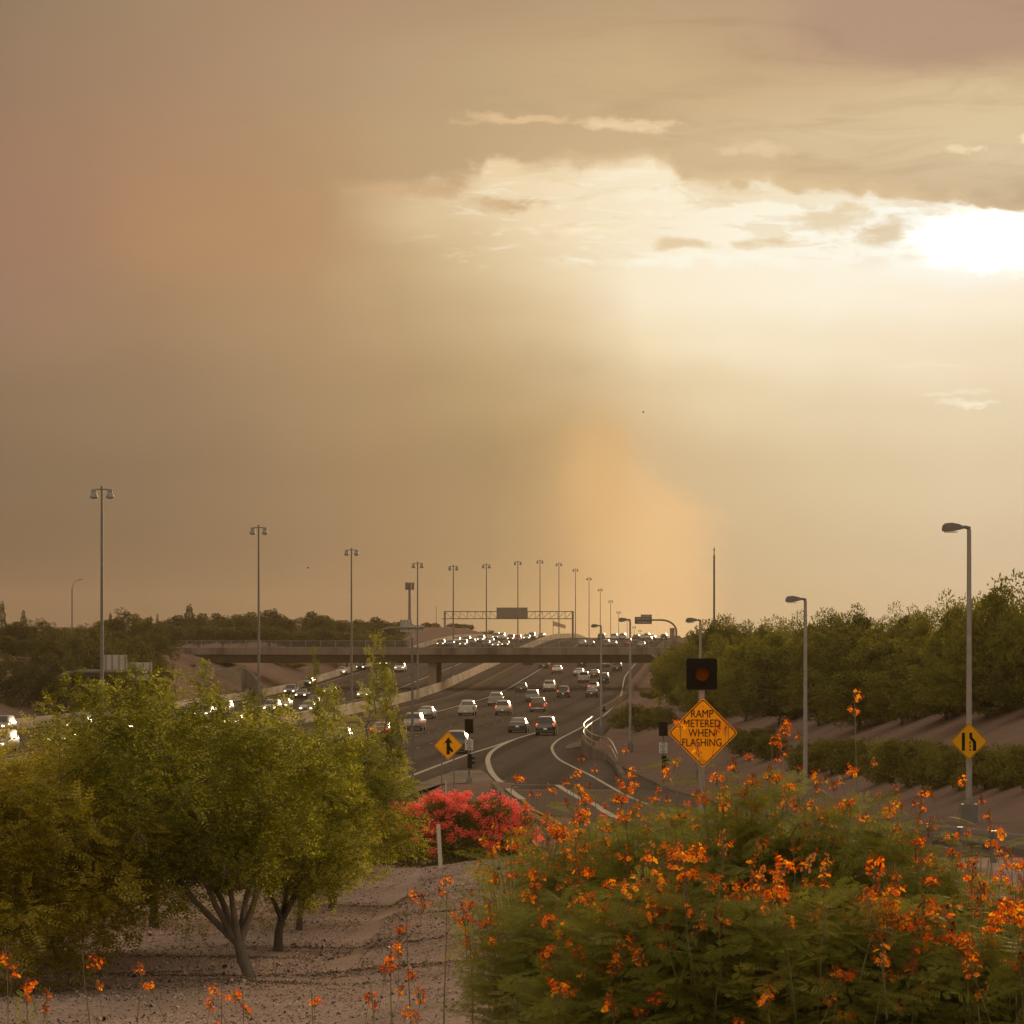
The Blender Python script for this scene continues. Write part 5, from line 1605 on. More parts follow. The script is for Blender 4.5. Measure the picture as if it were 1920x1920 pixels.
RF = [(1290, 292, 1256, 84), (1335, 268, 1246, 110), (1398, 250, 1240, 128), (1462, 234, 1238, 142), (1535, 220, 1236, 152), (1612, 206, 1234, 164), (1690, 196, 1230, 172), (1772, 186, 1228, 180), (1850, 177, 1224, 186), (1930, 170, 1220, 190)]
hill_tree(RB, 0, HILL, 'in the right slope skyline row', 'trees on the right slope')
hill_tree(RM, 1, HILL, 'in the right slope middle row', 'trees on the right slope')
hill_tree(RF, 2, HILL, 'in the right slope front row', 'trees on the right slope')
LB = [(-8, 470, 1172, 80), (32, 470, 1166, 74), (78, 480, 1166, 78), (118, 470, 1172, 74), (158, 480, 1168, 70), (200, 490, 1162, 76), (240, 480, 1152, 76), (274, 490, 1152, 80), (306, 500, 1160, 70)]
LM = [(10, 400, 1190, 100), (66, 405, 1192, 100), (120, 410, 1190, 96), (176, 420, 1184, 100), (228, 425, 1180, 96), (272, 440, 1186, 86)]
LF = [(18, 345, 1224, 110), (72, 350, 1222, 106), (124, 356, 1216, 90), (176, 362, 1208, 96), (226, 372, 1206, 92), (268, 385, 1204, 84), (262, 360, 1240, 70), (300, 370, 1262, 50)]
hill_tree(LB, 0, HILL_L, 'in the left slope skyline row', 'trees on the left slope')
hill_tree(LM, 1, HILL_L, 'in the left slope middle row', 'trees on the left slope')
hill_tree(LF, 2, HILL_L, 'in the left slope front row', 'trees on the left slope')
FB = [(340, 640, 1158, 64), (376, 640, 1150, 66), (406, 650, 1148, 66), (440, 660, 1156, 60), (472, 670, 1150, 56), (508, 660, 1146, 54), (545, 660, 1164, 62), (588, 650, 1150, 62), (606, 700, 1158, 56), (640, 680, 1166, 66), (676, 700, 1160, 70), (708, 705, 1160, 64), (738, 720, 1170, 50)]
FF = [(330, 570, 1174, 66), (372, 575, 1172, 70), (418, 580, 1172, 72), (462, 585, 1170, 70), (505, 590, 1168, 70), (552, 595, 1176, 70), (600, 600, 1172, 72), (650, 605, 1176, 74), (700, 615, 1178, 66), (735, 640, 1184, 60)]
FC = [(800, 980, 1166, 26), (815, 985, 1168, 24), (850, 990, 1176, 26), (868, 1000, 1180, 22), (758, 860, 1172, 30), (905, 1120, 1184, 16), (920, 1130, 1182, 14), (882, 1010, 1186, 14)]
hill_tree(FB, 0, FARP, 'in the skyline row behind the bridge', 'trees beyond the bridge')
hill_tree(FF, 1, FARP, 'in the low row behind the bridge fence', 'trees beyond the bridge')
hill_tree(FC, 2, FARP, 'of the small trees beside the gantry', 'trees beyond the bridge')

# narrow conifers on the skyline
def conifer(seed):
    rng = np.random.default_rng(seed)
    n = 2600
    u = 1 - rng.uniform(0, 1, n) ** 0.6; z = 0.8 + 7.2 * u; r_ = (1 - u) ** 0.85 * 1.35 + .03; r_ *= 0.8 + 0.2 * np.sin(u * 30)
    a = rng.uniform(0, 6.28, n); f = rng.uniform(.3, 1, n) ** .5
    P = np.stack([np.cos(a) * r_ * f, np.sin(a) * r_ * f, z], 1)
    D_ = np.stack([np.cos(a), np.sin(a), -0.25 * np.ones(n)], 1) + rand_dirs(n, rng) * .5
    V, Q = scatter(LEAF_V, LEAF_Q, rot_from(D_, rng.uniform(0, 6.28, n), rng), 0.26 * rng.uniform(.6, 1.2, n), P)
    return MB().tube([(0, 0, -.3), (0, 0, 7.6)], [.2, .04], 7).mesh('trunk', M['bark_dark']), fast_mesh('crown', V, Q, [M['leaf_far']])
CON = [conifer(3), conifer(4)]
for i, (px, D, yt, wpx) in enumerate(((4, 560, 1124, 22), (44, 620, 1141, 20), (207, 640, 1146, 13), (295, 700, 1149, 10), (355, 640, 1130, 30), (283, 700, 1152, 9), (515, 660, 1138, 26), (488, 660, 1143, 22))):
    X = dirx(px, D); zg = gz(X, D); H = zrow(yt, D) - zg
    o = place_tree(CON[i % 2], (X, D, zg), wpx * D / F / 2.0, i * 1.1, 'conifer_tree', f'narrow pointed conifer on the left skyline, {("first second fourth fifth-in-line last-but-two small-third last sixth").split()[i]} of its kind', 'tree', 'conifers on the left skyline', H / 8.2)
    o['label'] = ['dark pointed conifer at the extreme left edge of the skyline', 'sparse conifer on the skyline right of the leftmost one', 'small conifer just right of the first tall lamp post', 'thin conifer tip left of the tallest conifer, nearer to it',
                  'tallest grey-green conifer on the left skyline', 'tiny thin conifer tip between the small and the tallest conifer', 'bushy conifer just right of the second tall lamp post', 'conifer directly behind the second tall lamp post'][i]

# hedge shrubs
def shrub_proto(seed, lm, leaf=0.10, ncl=60, per=110):
    return make_tree(seed, 1.6, 1.0, 0.85, 0.75, 0.25, 0.05, ncl, per, leaf, lm, M['bark_dark'], flat_b=0.85, limbs=5, clump_r=0.30)
SH = [shrub_proto(80 + i, M['leaf_shrub']) for i in range(3)]
HED = [(1168, 1366, 1330, 46), (1196, 1370, 1320, 52), (1226, 1368, 1322, 50), (1250, 1362, 1328, 46),
       (1390, 1414, 1368, 60), (1420, 1420, 1362, 70), (1450, 1424, 1376, 60),
       (1520, 1452, 1388, 80), (1560, 1452, 1382, 90), (1608, 1456, 1386, 90), (1652, 1470, 1392, 80), (1700, 1476, 1378, 110), (1752, 1480, 1392, 90), (1800, 1482, 1402, 90), (1848, 1480, 1394, 100), (1893, 1478, 1398, 90), (1935, 1480, 1400, 90)]
for i, (px, yb, yt, wpx) in enumerate(HED):
    p = at(px, yb); H = zrow(yt, p.y) - p.z
    pos = ('of the clump left of the orange sign', i + 1) if i < 4 else (('of the clump right of the orange sign', i - 3) if i < 7 else ('of the long row below the right slope', i - 6))
    place_tree(SH[i % 3], p, wpx * 1.15 * p.y / F / 2.0, i * 1.7, 'shrub', f'rounded green shrub, {add_suffix(pos[1])} from the left {pos[0]}', 'shrub', 'shrubs on the right verge', H / 1.65)
for i, (px, yb, yt, wpx, lab) in enumerate(((26, 1328, 1308, 26, 'small round shrub alone on the left gravel slope'), (362, 1252, 1246, 12, 'tiny shrub on the gravel left of the bridge end'),
                                            (1222, 1312, 1290, 50, 'reddish-brown low shrub at the foot of the right slope near the bridge'))):
    p = at(px, yb); H = zrow(yt, p.y) - p.z
    place_tree(SH[i % 3], p, wpx * p.y / F / 2.0, i, 'shrub', lab, 'shrub', None, max(H, .5) / 1.65)
for i, (px, D, yt, wpx) in enumerate(((520, 560, 1250, 60), (550, 565, 1256, 50), (480, 556, 1256, 40))):
    X = dirx(px, D); zg = gz(X, D)
    place_tree(SH[i], (X, D, zg), wpx * D / F / 2.0, i, 'shrub', f'dark shrub under the left bridge span, {add_suffix([2, 3, 1][i])} from the left', 'shrub', 'shrubs under the bridge', max(1.2, zrow(yt, D) - zg) / 1.65)

# near trees with fine pinnate leaves
SPR = sprig_template()
print('near trees')
NT = [
    make_tree(101, 5, 2.2, 1.9, 3.1, 0.66, 0.105, 170, 78, 1.0, M['leaf_near'], M['bark'], flat_b=0.95, limbs=6, sprig=SPR, clump_r=0.175, jitter=.8, lean=(-0.95, 0), droop=0.25),
    make_tree(102, 5, 1.75, 2.0, 3.1, 0.75, 0.095, 135, 78, 1.0, M['leaf_near'], M['bark_dark'], flat_b=0.95, limbs=5, sprig=SPR, clump_r=0.20, jitter=.8, lean=(0.3, 0), droop=0.25),
    make_tree(103, 5, 2.2, 1.7, 2.2, 0.6, 0.11, 170, 85, 1.0, M['leaf_olive'], M['bark_dark'], flat_b=1.0, limbs=6, sprig=SPR, clump_r=0.18, jitter=.8, droop=0.3),
]
SPECS = [
    # proto, px, D, scale xy, scale z, rotation, label
    (0, 467, 52, 1.05, 0.97, 0.0, 'large leafy tree with a pale forked trunk in the left foreground'),
    (1, 520, 59, 0.9, 0.80, 0.4, 'leafy tree standing just behind the large forked one'),
    (1, 622, 71, 1.0, 0.80, -0.3, 'leafy tree with a leaning double trunk, rightmost of the near trees'),
    (2, 105, 56, 1.22, 1.02, 1.0, 'low spreading tree at left whose branches reach the ground'),
    (2, -30, 50, 1.15, 1.0, 2.6, 'low spreading tree cut by the left picture edge'),
    (1, 290, 66, 1.1, 0.90, 2.2, 'leafy tree behind the gap between the large tree and the left one'),
    (1, 560, 65, 0.75, 0.70, 0.2, 'leafy tree with a short leaning trunk between the other near trees'),
]
for pi, px, D, s, sz, rz, lab in SPECS:
    X = dirx(px, D)
    place_tree(NT[pi], (X, D, gz(X, D)), s, rz, 'leafy_tree', lab, 'tree', 'leafy trees in the left foreground', sz)

# sprigs that rise above the crowns
def sprig_branch(seed, h):
    rng = np.random.default_rng(seed)
    wb = MB(); pts = [Vector((0, 0, 0))]
    for i in range(6): pts.append(pts[-1] + Vector((rng.normal() * .09, rng.normal() * .06, h / 6)))
    wb.tube([tuple(p) for p in pts], [0.03 * (1 - i / 8) for i in range(7)], 5)
    P = []
    for tw in range(12):
        u = .04 + .93 * tw / 11; k = min(5, int(u * 6)); c = pts[k].lerp(pts[k + 1], u * 6 - k)
        a = rng.uniform(0, 6.28); l = rng.uniform(.15, .75) * (1.0 - .35 * u)
        e = c + Vector((math.cos(a) * l, math.sin(a) * l, l * rng.uniform(.1, .8)))
        wb.tube([tuple(c), tuple(c.lerp(e, .5) + Vector((0, 0, -.02))), tuple(e)], [.010, .007, .003], 4)
        for q in range(int(10 + 40 * l)):
            v = rng.uniform(.25, 1.05); p = c.lerp(e, v)
            P.append((p.x + rng.normal() * .055, p.y + rng.normal() * .055, p.z + rng.normal() * .05))
    P = np.array(P); n = len(P)
    D_ = P - np.array([[0, 0, 0]]); D_[:, 2] = rng.normal(size=n) * .2 + .15
    V, Q = scatter(SPR[0], SPR[1], rot_from(D_ + rand_dirs(n, rng) * .3, rng.normal(0, .5, n), rng), rng.uniform(.8, 1.3, n), P)
    return wb.mesh('branch', M['bark'], 60), fast_mesh('leaf_spray', V, Q, [M['leaf_near']])
trees_near = [o for o in COL.objects if o.name.startswith('leafy_tree')]
SB = [sprig_branch(5, 1.6), sprig_branch(6, 1.6), sprig_branch(8, 1.6)]
for px, yt, yb, D, k, sc in ((705, 1200, 1340, 71, 0, .45), (728, 1268, 1430, 71, 1, .8), (664, 1290, 1430, 71, 2, .8), (592, 1236, 1370, 59, 1, .35), (610, 1300, 1430, 59, 0, .6), (755, 1262, 1390, 71, 2, .5), (690, 1330, 1440, 71, 0, .9), (548, 1340, 1440, 59, 0, .6), (415, 1240, 1330, 52, 2, .5), (250, 1248, 1330, 52, 1, .5), (330, 1262, 1340, 52, 0, .5), (175, 1290, 1380, 52, 0, .6), (480, 1340, 1450, 52, 1, .7)):
    host = min((t for t in trees_near), key=lambda t: abs(t.location.y - D))
    X = dirx(px, D); z0 = zrow(yb, D); hh = (zrow(yt, D) - z0)
    inv = Matrix.LocRotScale(host.location, host.rotation_euler, host.scale).inverted()
    for nm, me in (('branch', SB[k][0]), ('leaf_spray', SB[k][1])):
        o = link(nm, me, host)
        o.matrix_local = inv @ Matrix.LocRotScale(Vector((X, D, z0)), None, Vector((sc, sc, hh / 1.6)))

# long dark seed pods hanging in the near trees
pv_ = []; 
for i in range(7):
    u = i / 6; w_ = .011 * math.sin(math.pi * min(.97, max(.03, u))) + .002
    for a, b in ((w_, 0), (0, .004), (-w_, 0), (0, -.004)): pv_.append((a + .03 * u * u, b, -.17 * u))
pq_ = [(i * 4 + j, i * 4 + (j + 1) % 4, i * 4 + 4 + (j + 1) % 4, i * 4 + 4 + j) for i in range(6) for j in range(4)]
POD = fast_mesh('seed_pod', pv_, pq_, [M['bark_dark']])
rp = random.Random(9)
for px, py, D, n in ((735, 1378, 70.4, 6), (700, 1345, 70.4, 2), (290, 1555, 50.3, 4), (440, 1610, 50.3, 4), (370, 1480, 50.2, 3), (120, 1600, 54.2, 4)):
    host = min(trees_near, key=lambda t: abs(t.location.x - dirx(px, D)) + abs(t.location.y - D))
    inv = Matrix.LocRotScale(host.location, host.rotation_euler, host.scale).inverted()
    for k in range(n):
        o = link('seed_pod', POD, host)
        q = rp.uniform(.8, 1.4)
        o.matrix_local = inv @ (Matrix.Translation((dirx(px, D) + rp.uniform(-.1, .1), D - 1.6 + rp.uniform(-.1, .1), zrow(py, D) + rp.uniform(-.06, .06))) @ Matrix.Rotation(rp.uniform(-.7, .7), 4, 'Y') @ Matrix.Rotation(rp.uniform(0, 6), 4, 'Z') @ Matrix.Scale(q, 4))

# two birds far off in the dust
for px, py, D, lab in ((1206, 773, 420, 'tiny bird high above the dust plume'), (577, 1065, 420, 'tiny bird low in the brown sky left of the third tall lamp')):
    mb = MB().tube([(-.16, 0, 0), (-.05, 0, .0), (.08, 0, .01), (.15, 0, .02), (.2, 0, .02)], [.01, .05, .06, .035, .008], 8)
    for sg in (-1, 1):
        mb.prism([(-.05, 0), (.08, 0), (.05, .16), (-.06, .26)], 0, .012)
        n0 = len(mb.v) - 8
        for q in range(n0, n0 + 8):
            x, y, z = mb.v[q]; mb.v[q] = (x, sg * (z * .7) + y, z * .7)
    tag(link('bird', mb.mesh('bird', M['bark_dark'], 60), None, (dirx(px, D), D, zrow(py, D))), lab, 'bird', 'birds in the sky')

# bougainvillea
def bougainvillea():
    rng = np.random.default_rng(55)
    D = 86.0
    X = dirx(856, D); zg = gz(X, D)
    root = thing('bougainvillea', (X, D, zg), 'wide red-pink bougainvillea in full bloom behind the white marker post', 'shrub')
    rx, rzz = 2.35, zrow(1503, D) - zg
    n = 42000
    d = rand_dirs(n, rng); d[:, 2] = np.abs(d[:, 2])
    f = rng.uniform(.35, 1, n) ** .4
    bump = 1 + .13 * np.sin(d[:, 0] * 9 + 1) * np.sin(d[:, 1] * 7) + .07 * np.sin(d[:, 2] * 17 + d[:, 0] * 12)
    P = d * (f * bump)[:, None] * np.array([rx, rx * .8, rzz])
    V, Q = scatter(LEAF_V, LEAF_Q, rot_from(d + rand_dirs(n, rng), rng.uniform(0, 6.28, n), rng), .075 * rng.uniform(.6, 1.3, n), P)
    part('foliage', fast_mesh('foliage', V, Q, [M['leaf_shrub']]), None, root)
    # bracts in sprays over the upper shell
    m = 340
    d = rand_dirs(m * 3, rng); d = d[(d[:, 2] > 0.30 + .12 * np.sin(d[:, 0] * 8))][:m]
    d = d[d[:, 1] < .55]
    bump = 1 + .13 * np.sin(d[:, 0] * 9 + 1) * np.sin(d[:, 1] * 7) + .07 * np.sin(d[:, 2] * 17 + d[:, 0] * 12)
    C = d * (bump * rng.uniform(.94, 1.10, len(d)))[:, None] * np.array([rx, rx * .8, rzz])
    per = 70; idx = np.repeat(np.arange(len(C)), per)
    k = len(idx)
    P = C[idx] + rand_dirs(k, rng) * (rng.uniform(.02, .17, k))[:, None] * np.array([1.2, 1, .8])
    V, Q = scatter(LEAF_V * np.array([1, 1.5, 1]), LEAF_Q, rot_from(d[idx] + rand_dirs(k, rng), rng.uniform(0, 6.28, k), rng), .048 * rng.uniform(.6, 1.3, k), P)
    part('blossom', fast_mesh('blossom', V, Q, [M['bract']]), None, root)
    st = MB()
    for i in range(9):
        a = rng.uniform(0, 6.28); r_ = rng.uniform(.3, .9)
        st.tube([(math.cos(a) * .15, math.sin(a) * .15, -.2), (math.cos(a) * r_ * .8, math.sin(a) * r_ * .7, .7), (math.cos(a) * r_ * 1.4, math.sin(a) * r_, 1.5)], [.04, .03, .012], 5)
    part('stem', st, M['bark_dark'], root)
bougainvillea()

# ------------------------------------------------------------------ orange-flowering shrubs (bird of paradise)
def frond_template():
    V, Q = [], []
    L = .36
    for i in range(6):
        x0 = L * (.22 + .78 * i / 5); pl = .125 * (1.0 - .07 * abs(i - 1.5))
        for s in (-1, 1):
            a = R(52 if i < 5 else 30)
            for j in range(7):
                u = pl * (.18 + .82 * j / 6)
                px, py = x0 + u * math.cos(a), s * u * math.sin(a)
                for q in (-1, 1):
                    b = s * a + q * R(62); l = .026 * (1.05 - .25 * abs(j - 3) / 3)
                    c, n = math.cos(b), math.sin(b); k = len(V)
                    for (uu, vv) in ((0, 0), (.5, .23), (1, 0), (.5, -.23)):
                        X_, Y_ = px + (uu * c - vv * n) * l, py + (uu * n + vv * c) * l
                        V.append((X_, Y_, -.75 * X_ * X_ - .9 * Y_ * Y_ + .1 * X_))
                    Q.append((k, k + 1, k + 2, k + 3))
    return np.array(V), np.array(Q)
FR = frond_template()

def flower_cluster(seed, nf, nb, spread=.052, length=.12):
    """raceme, z up: stalk, pedicels, frilly petals, long red stamens, buds"""
    rng = np.random.default_rng(seed)
    V, Q, MI = [], [], []
    def add(pts, mi):
        b = len(V); V.extend([tuple(p) for p in pts]); Q.append((b, b + 1, b + 2, b + 3)); MI.append(mi)
    def ribbon(p, q, w, mi):
        p, q = Vector(p), Vector(q); d = (q - p); s = d.cross(Vector((0.3, 1, 0.2))).normalized() * w
        add([p - s, p + s, q + s * .6, q - s * .6], mi)
        s = d.cross(s).normalized() * w
        add([p - s, p + s, q + s * .6, q - s * .6], mi)
    ribbon((0, 0, -.25), (0, 0, length), .0028, 2)
    for i in range(nf):
        a = rng.uniform(0, 6.28); z = rng.uniform(.02, length * .8)
        r_ = spread * rng.uniform(.6, 1.15)
        base = Vector((0, 0, z)); c = Vector((math.cos(a) * r_, math.sin(a) * r_, z + .035))
        ribbon(base, c, .0013, 2)
        ax = (c - base).normalized() + Vector((rng.normal() * .3, rng.normal() * .3, .5)); ax.normalize()
        u = ax.orthogonal().normalized(); w = ax.cross(u)
        for k in range(5):
            t = 2 * math.pi * k / 5 + rng.uniform(-.2, .2)
            d = (u * math.cos(t) + w * math.sin(t)); side = ax.cross(d)
            l = rng.uniform(.017, .026); wd = l * .55
            m1 = c + d * l * .55 + ax * .006; tip = c + d * l + ax * rng.uniform(-.004, .012)
            add([c, m1 + side * wd, tip, m1 - side * wd], 0 if rng.random() < .8 else 1)
        for k in range(4):
            t = rng.uniform(0, 6.28); e = c + ax * .045 + (u * math.cos(t) + w * math.sin(t)) * .014
            ribbon(c, e, .0009, 1)
    for i in range(nb):
        a = rng.uniform(0, 6.28); z = rng.uniform(length * .25, length * 1.1); r_ = spread * (.75 - .4 * z / length)
        c = Vector((math.cos(a) * r_, math.sin(a) * r_, z + .01))
        ribbon((0, 0, z - .03), c, .001, 2)
        s = rng.uniform(.006, .010)
        p = [c + Vector(v) * s for v in ((1, 0, 0), (0, 1, 0), (-1, 0, 0), (0, -1, 0), (0, 0, 1.3), (0, 0, -1.3))]
        for (i0, i1) in ((0, 1), (1, 2), (2, 3), (3, 0)): add([p[i0], p[i1], p[4], p[4]], 3) if False else add([p[5], p[i0], p[4], p[i1]], 3)
    return fast_mesh('flower_cluster', np.array(V), np.array(Q), [M['petal_orange'], M['petal_red'], M['stem'], M['bud']], MI)
FC_ = [flower_cluster(1, 12, 14), flower_cluster(2, 7, 18, .048, .15), flower_cluster(3, 15, 10, .06, .10), flower_cluster(4, 3, 24, .045, .18), flower_cluster(5, 9, 16, .055, .16), flower_cluster(6, 2, 18, .04, .14)]

def paradise_proto(seed, H, rad, nst, nfr, nfl, leafy=1.0):
    rng = np.random.default_rng(seed)
    st = MB(); tips = []; P, Dv = [], []
    curves = []
    for i in range(nst):
        a = 2 * math.pi * i / nst + rng.uniform(-.35, .35); rr_ = rad * rng.uniform(.15, 1.0); hh = H * math.sqrt(max(.15, 1 - (rr_ / rad) ** 2 * .7)) * rng.uniform(.86, 1.04)
        p0 = Vector((math.cos(a) * .08, math.sin(a) * .08, -.2)); p2 = Vector((math.cos(a) * rr_, math.sin(a) * rr_, hh))
        p1 = Vector((math.cos(a) * rr_ * .45, math.sin(a) * rr_ * .45, hh * .55)) + Vector((rng.normal() * .06, rng.normal() * .06, 0))
        pts = []
        for j in range(8):
            t = j / 7; pts.append((1 - t) ** 2 * p0 + 2 * t * (1 - t) * p1 + t * t * p2)
        st.tube([tuple(p) for p in pts], [.012 * (1 - .65 * j / 7) for j in range(8)], 5)
        curves.append((pts, a)); tips.append((pts[-1], pts[-1] - pts[-2]))
    for i in range(nfr):
        pts, a = curves[rng.integers(len(curves))]
        u = rng.uniform(.25, 1.0) ** .6 * 6.99; k = min(6, int(u)); c = pts[k].lerp(pts[k + 1], u - k)
        b = rng.uniform(0, 6.28)
        out = Vector((math.cos(b), math.sin(b), rng.uniform(.0, .75)))
        c = c + Vector((math.cos(b), math.sin(b), 0)) * rng.uniform(0, .12) + Vector((rng.normal() * .10, rng.normal() * .10, rng.normal() * .06))
        P.append(tuple(c)); Dv.append(tuple(out))
    P = np.array(P); Dv = np.array(Dv)
    V, Q = scatter(FR[0], FR[1], rot_from(Dv, rng.normal(0, .5, nfr), rng), rng.uniform(.65, 1.1, nfr), P)
    fl = []
    order = rng.permutation(len(tips))
    for k in range(nfl):
        p, d = tips[order[k % len(tips)]]
        off = Vector((0, 0, .02 + .16 * rng.random())) + d.normalized() * .06
        if k >= len(tips):
            pts, a = curves[order[k % len(tips)]]; u = rng.uniform(.6, .95) * 7; kk_ = min(6, int(u)); p = pts[kk_].lerp(pts[kk_ + 1], u - kk_)
            b = rng.uniform(0, 6.28); off = Vector((math.cos(b) * .22, math.sin(b) * .22, rng.uniform(.0, .15)))
        fl.append((p + off, (rng.normal() * .22, rng.normal() * .22, rng.uniform(0, 6.28)), int(rng.integers(len(FC_))), rng.uniform(.62, 1.18)))
    return st.mesh('stem', M['stem'], 60), fast_mesh('foliage', V, Q, [M['leaf_fern']]), fl

PP = [paradise_proto(201, 2.9, 1.15, 34, 1250, 52), paradise_proto(202, 2.7, 1.2, 32, 1250, 50), paradise_proto(203, 2.5, 1.05, 30, 1100, 46), paradise_proto(204, 2.2, .75, 13, 90, 26)]
def place_paradise(k, X, Y, ztop, rz, label, s=1.0):
    st, fo, fl = PP[k]
    zg = gz(X, Y); H = {0: 2.9, 1: 2.7, 2: 2.5, 3: 2.2}[k]
    sz = (ztop - zg) / H
    root = thing('flowering_shrub', (X, Y, zg), label, 'flowering shrub', 'orange-flowering shrubs in the foreground', rz)
    root.scale = (s, s, sz)
    link('stem', st, root); link('foliage', fo, root)
    fs = 1.3 if Y < 27 else 1.0
    for p, e, v, q in fl:
        q *= fs
        o = link('flower_cluster', FC_[v], root, p)
        o.rotation_euler = e; o.scale = (q / s, q / s, q / sz)
print('paradise')
PLACES = [
    # proto, px, D, top py, rot, scale, label
    (0, 1400, 29.0, 1448, .3, 1.0, 'tallest ferny shrub with orange flowers, rising to the foot of the orange sign'),
    (1, 1245, 30.0, 1512, 1.2, 1.0, 'ferny orange-flowering shrub left of the tallest one'),
    (2, 1110, 31.0, 1590, 2.0, 1.0, 'ferny orange-flowering shrub right of the bougainvillea'),
    (1, 1545, 28.8, 1482, 2.9, 1.0, 'ferny orange-flowering shrub right of the tallest one'),
    (0, 1700, 29.5, 1560, 4.1, 1.0, 'ferny orange-flowering shrub below the lane-ends sign'),
    (2, 1880, 28.5, 1660, 5.1, 1.0, 'ferny orange-flowering shrub at the right edge of the picture'),
    (1, 1045, 28.0, 1668, 3.3, .8, 'low ferny orange-flowering shrub at the left end of the mass'),
    (0, 1190, 25.5, 1690, 5.5, .95, 'nearest ferny shrub with dark hollow and orange flowers, left of centre of the mass'),
    (2, 1330, 25.0, 1650, .9, 1.0, 'near ferny shrub densely hung with orange flowers at bottom centre right'),
    (1, 1520, 24.5, 1660, 1.7, 1.0, 'near ferny shrub at the bottom between the densest flowers and the right part'),
    (0, 1700, 24.8, 1690, 2.4, 1.0, 'near ferny shrub at the bottom right'),
    (2, 1870, 24.0, 1740, 3.9, 1.0, 'near ferny shrub in the bottom right corner'),
    (3, 985, 40.0, 1540, 1.0, 1.1, 'thin orange-flowering shrub rising before the ramp, left of the mass'),
    (3, 1125, 38.0, 1500, 2.2, 1.1, 'thin orange-flowering shrub with many upright flower stems before the ramp'),
    (3, 940, 44.0, 1590, 3.0, 1.1, 'orange-flowering shrub overlapping the right part of the bougainvillea'),
    (3, 1040, 36.0, 1535, 4.0, 1.0, 'sparse orange-flowering shrub before the ramp between two fuller ones'),
    (3, 1005, 42.0, 1535, 5.0, 1.15, 'orange-flowering shrub before the gore kerb, between bougainvillea and ramp'),
    (3, 1075, 39.0, 1478, 5.8, 1.1, 'orange-flowering shrub rising highest before the pale ramp lane line'),
    (3, 1190, 35.5, 1470, 2.7, 1.1, 'orange-flowering shrub before the retaining wall foot, left of the second signal'),
    (3, 1480, 33.0, 1450, .5, 1.0, 'sparse orange-flowering shrub sticking up right of the orange sign'),
    (3, 1640, 33.5, 1495, 4.6, 1.0, 'sparse orange-flowering shrub before the long shrub row'),
    (3, 1830, 33.0, 1560, 5.3, 1.0, 'sparse orange-flowering shrub before the guard rail'),
]
for k, px, D, yt, rz, s, lab in PLACES:
    place_paradise(k, dirx(px, D), D, zrow(yt, D), rz, lab, s)

# single flowering stalks standing apart
def stalk(px, ytop, D, lab, seed, ncl=3, lean=0.0, leaves=0):
    rng = np.random.default_rng(seed)
    X = dirx(px, D); zg = gz(X, D); zt = zrow(ytop, D); h = zt - zg
    root = thing('flower_stalk', (X - lean, D, zg), lab, 'flower stalk', 'flowering stalks standing apart')
    pts = [Vector((lean * t ** 1.6 + .03 * math.sin(t * 5 + seed), .03 * math.cos(t * 4), h * t)) for t in np.linspace(0, 1, 9)]
    part('stem', MB().tube([tuple(p) for p in pts], [.011 * (1 - .7 * i / 8) for i in range(9)], 5), M['stem'], root)
    for i in range(ncl):
        t = 1 - .085 * i / max(h / 2.2, .6); p = Vector((lean * t ** 1.6, 0, h * t))
        b = rng.uniform(0, 6.28); off = Vector((math.cos(b) * .10, math.sin(b) * .1, -.08)) if i else Vector((0, 0, -.16))
        o = link('flower_cluster', FC_[int(rng.integers(len(FC_)))], root, p + off); o.rotation_euler = (rng.normal() * .3, rng.normal() * .3, b)
        q = rng.uniform(.8, 1.1); o.scale = (q, q, q)
    for i in range(leaves):
        t = rng.uniform(.45, .92); p = Vector((lean * t ** 1.6, 0, h * t)); b = rng.uniform(0, 6.28)
        o = link('frond', FROND_ME, root, p); o.rotation_euler = (rng.normal() * .2, rng.normal() * .3, b)
FROND_ME = fast_mesh('frond', FR[0] - np.array([.05, 0, 0]), FR[1], [M['leaf_fern']])
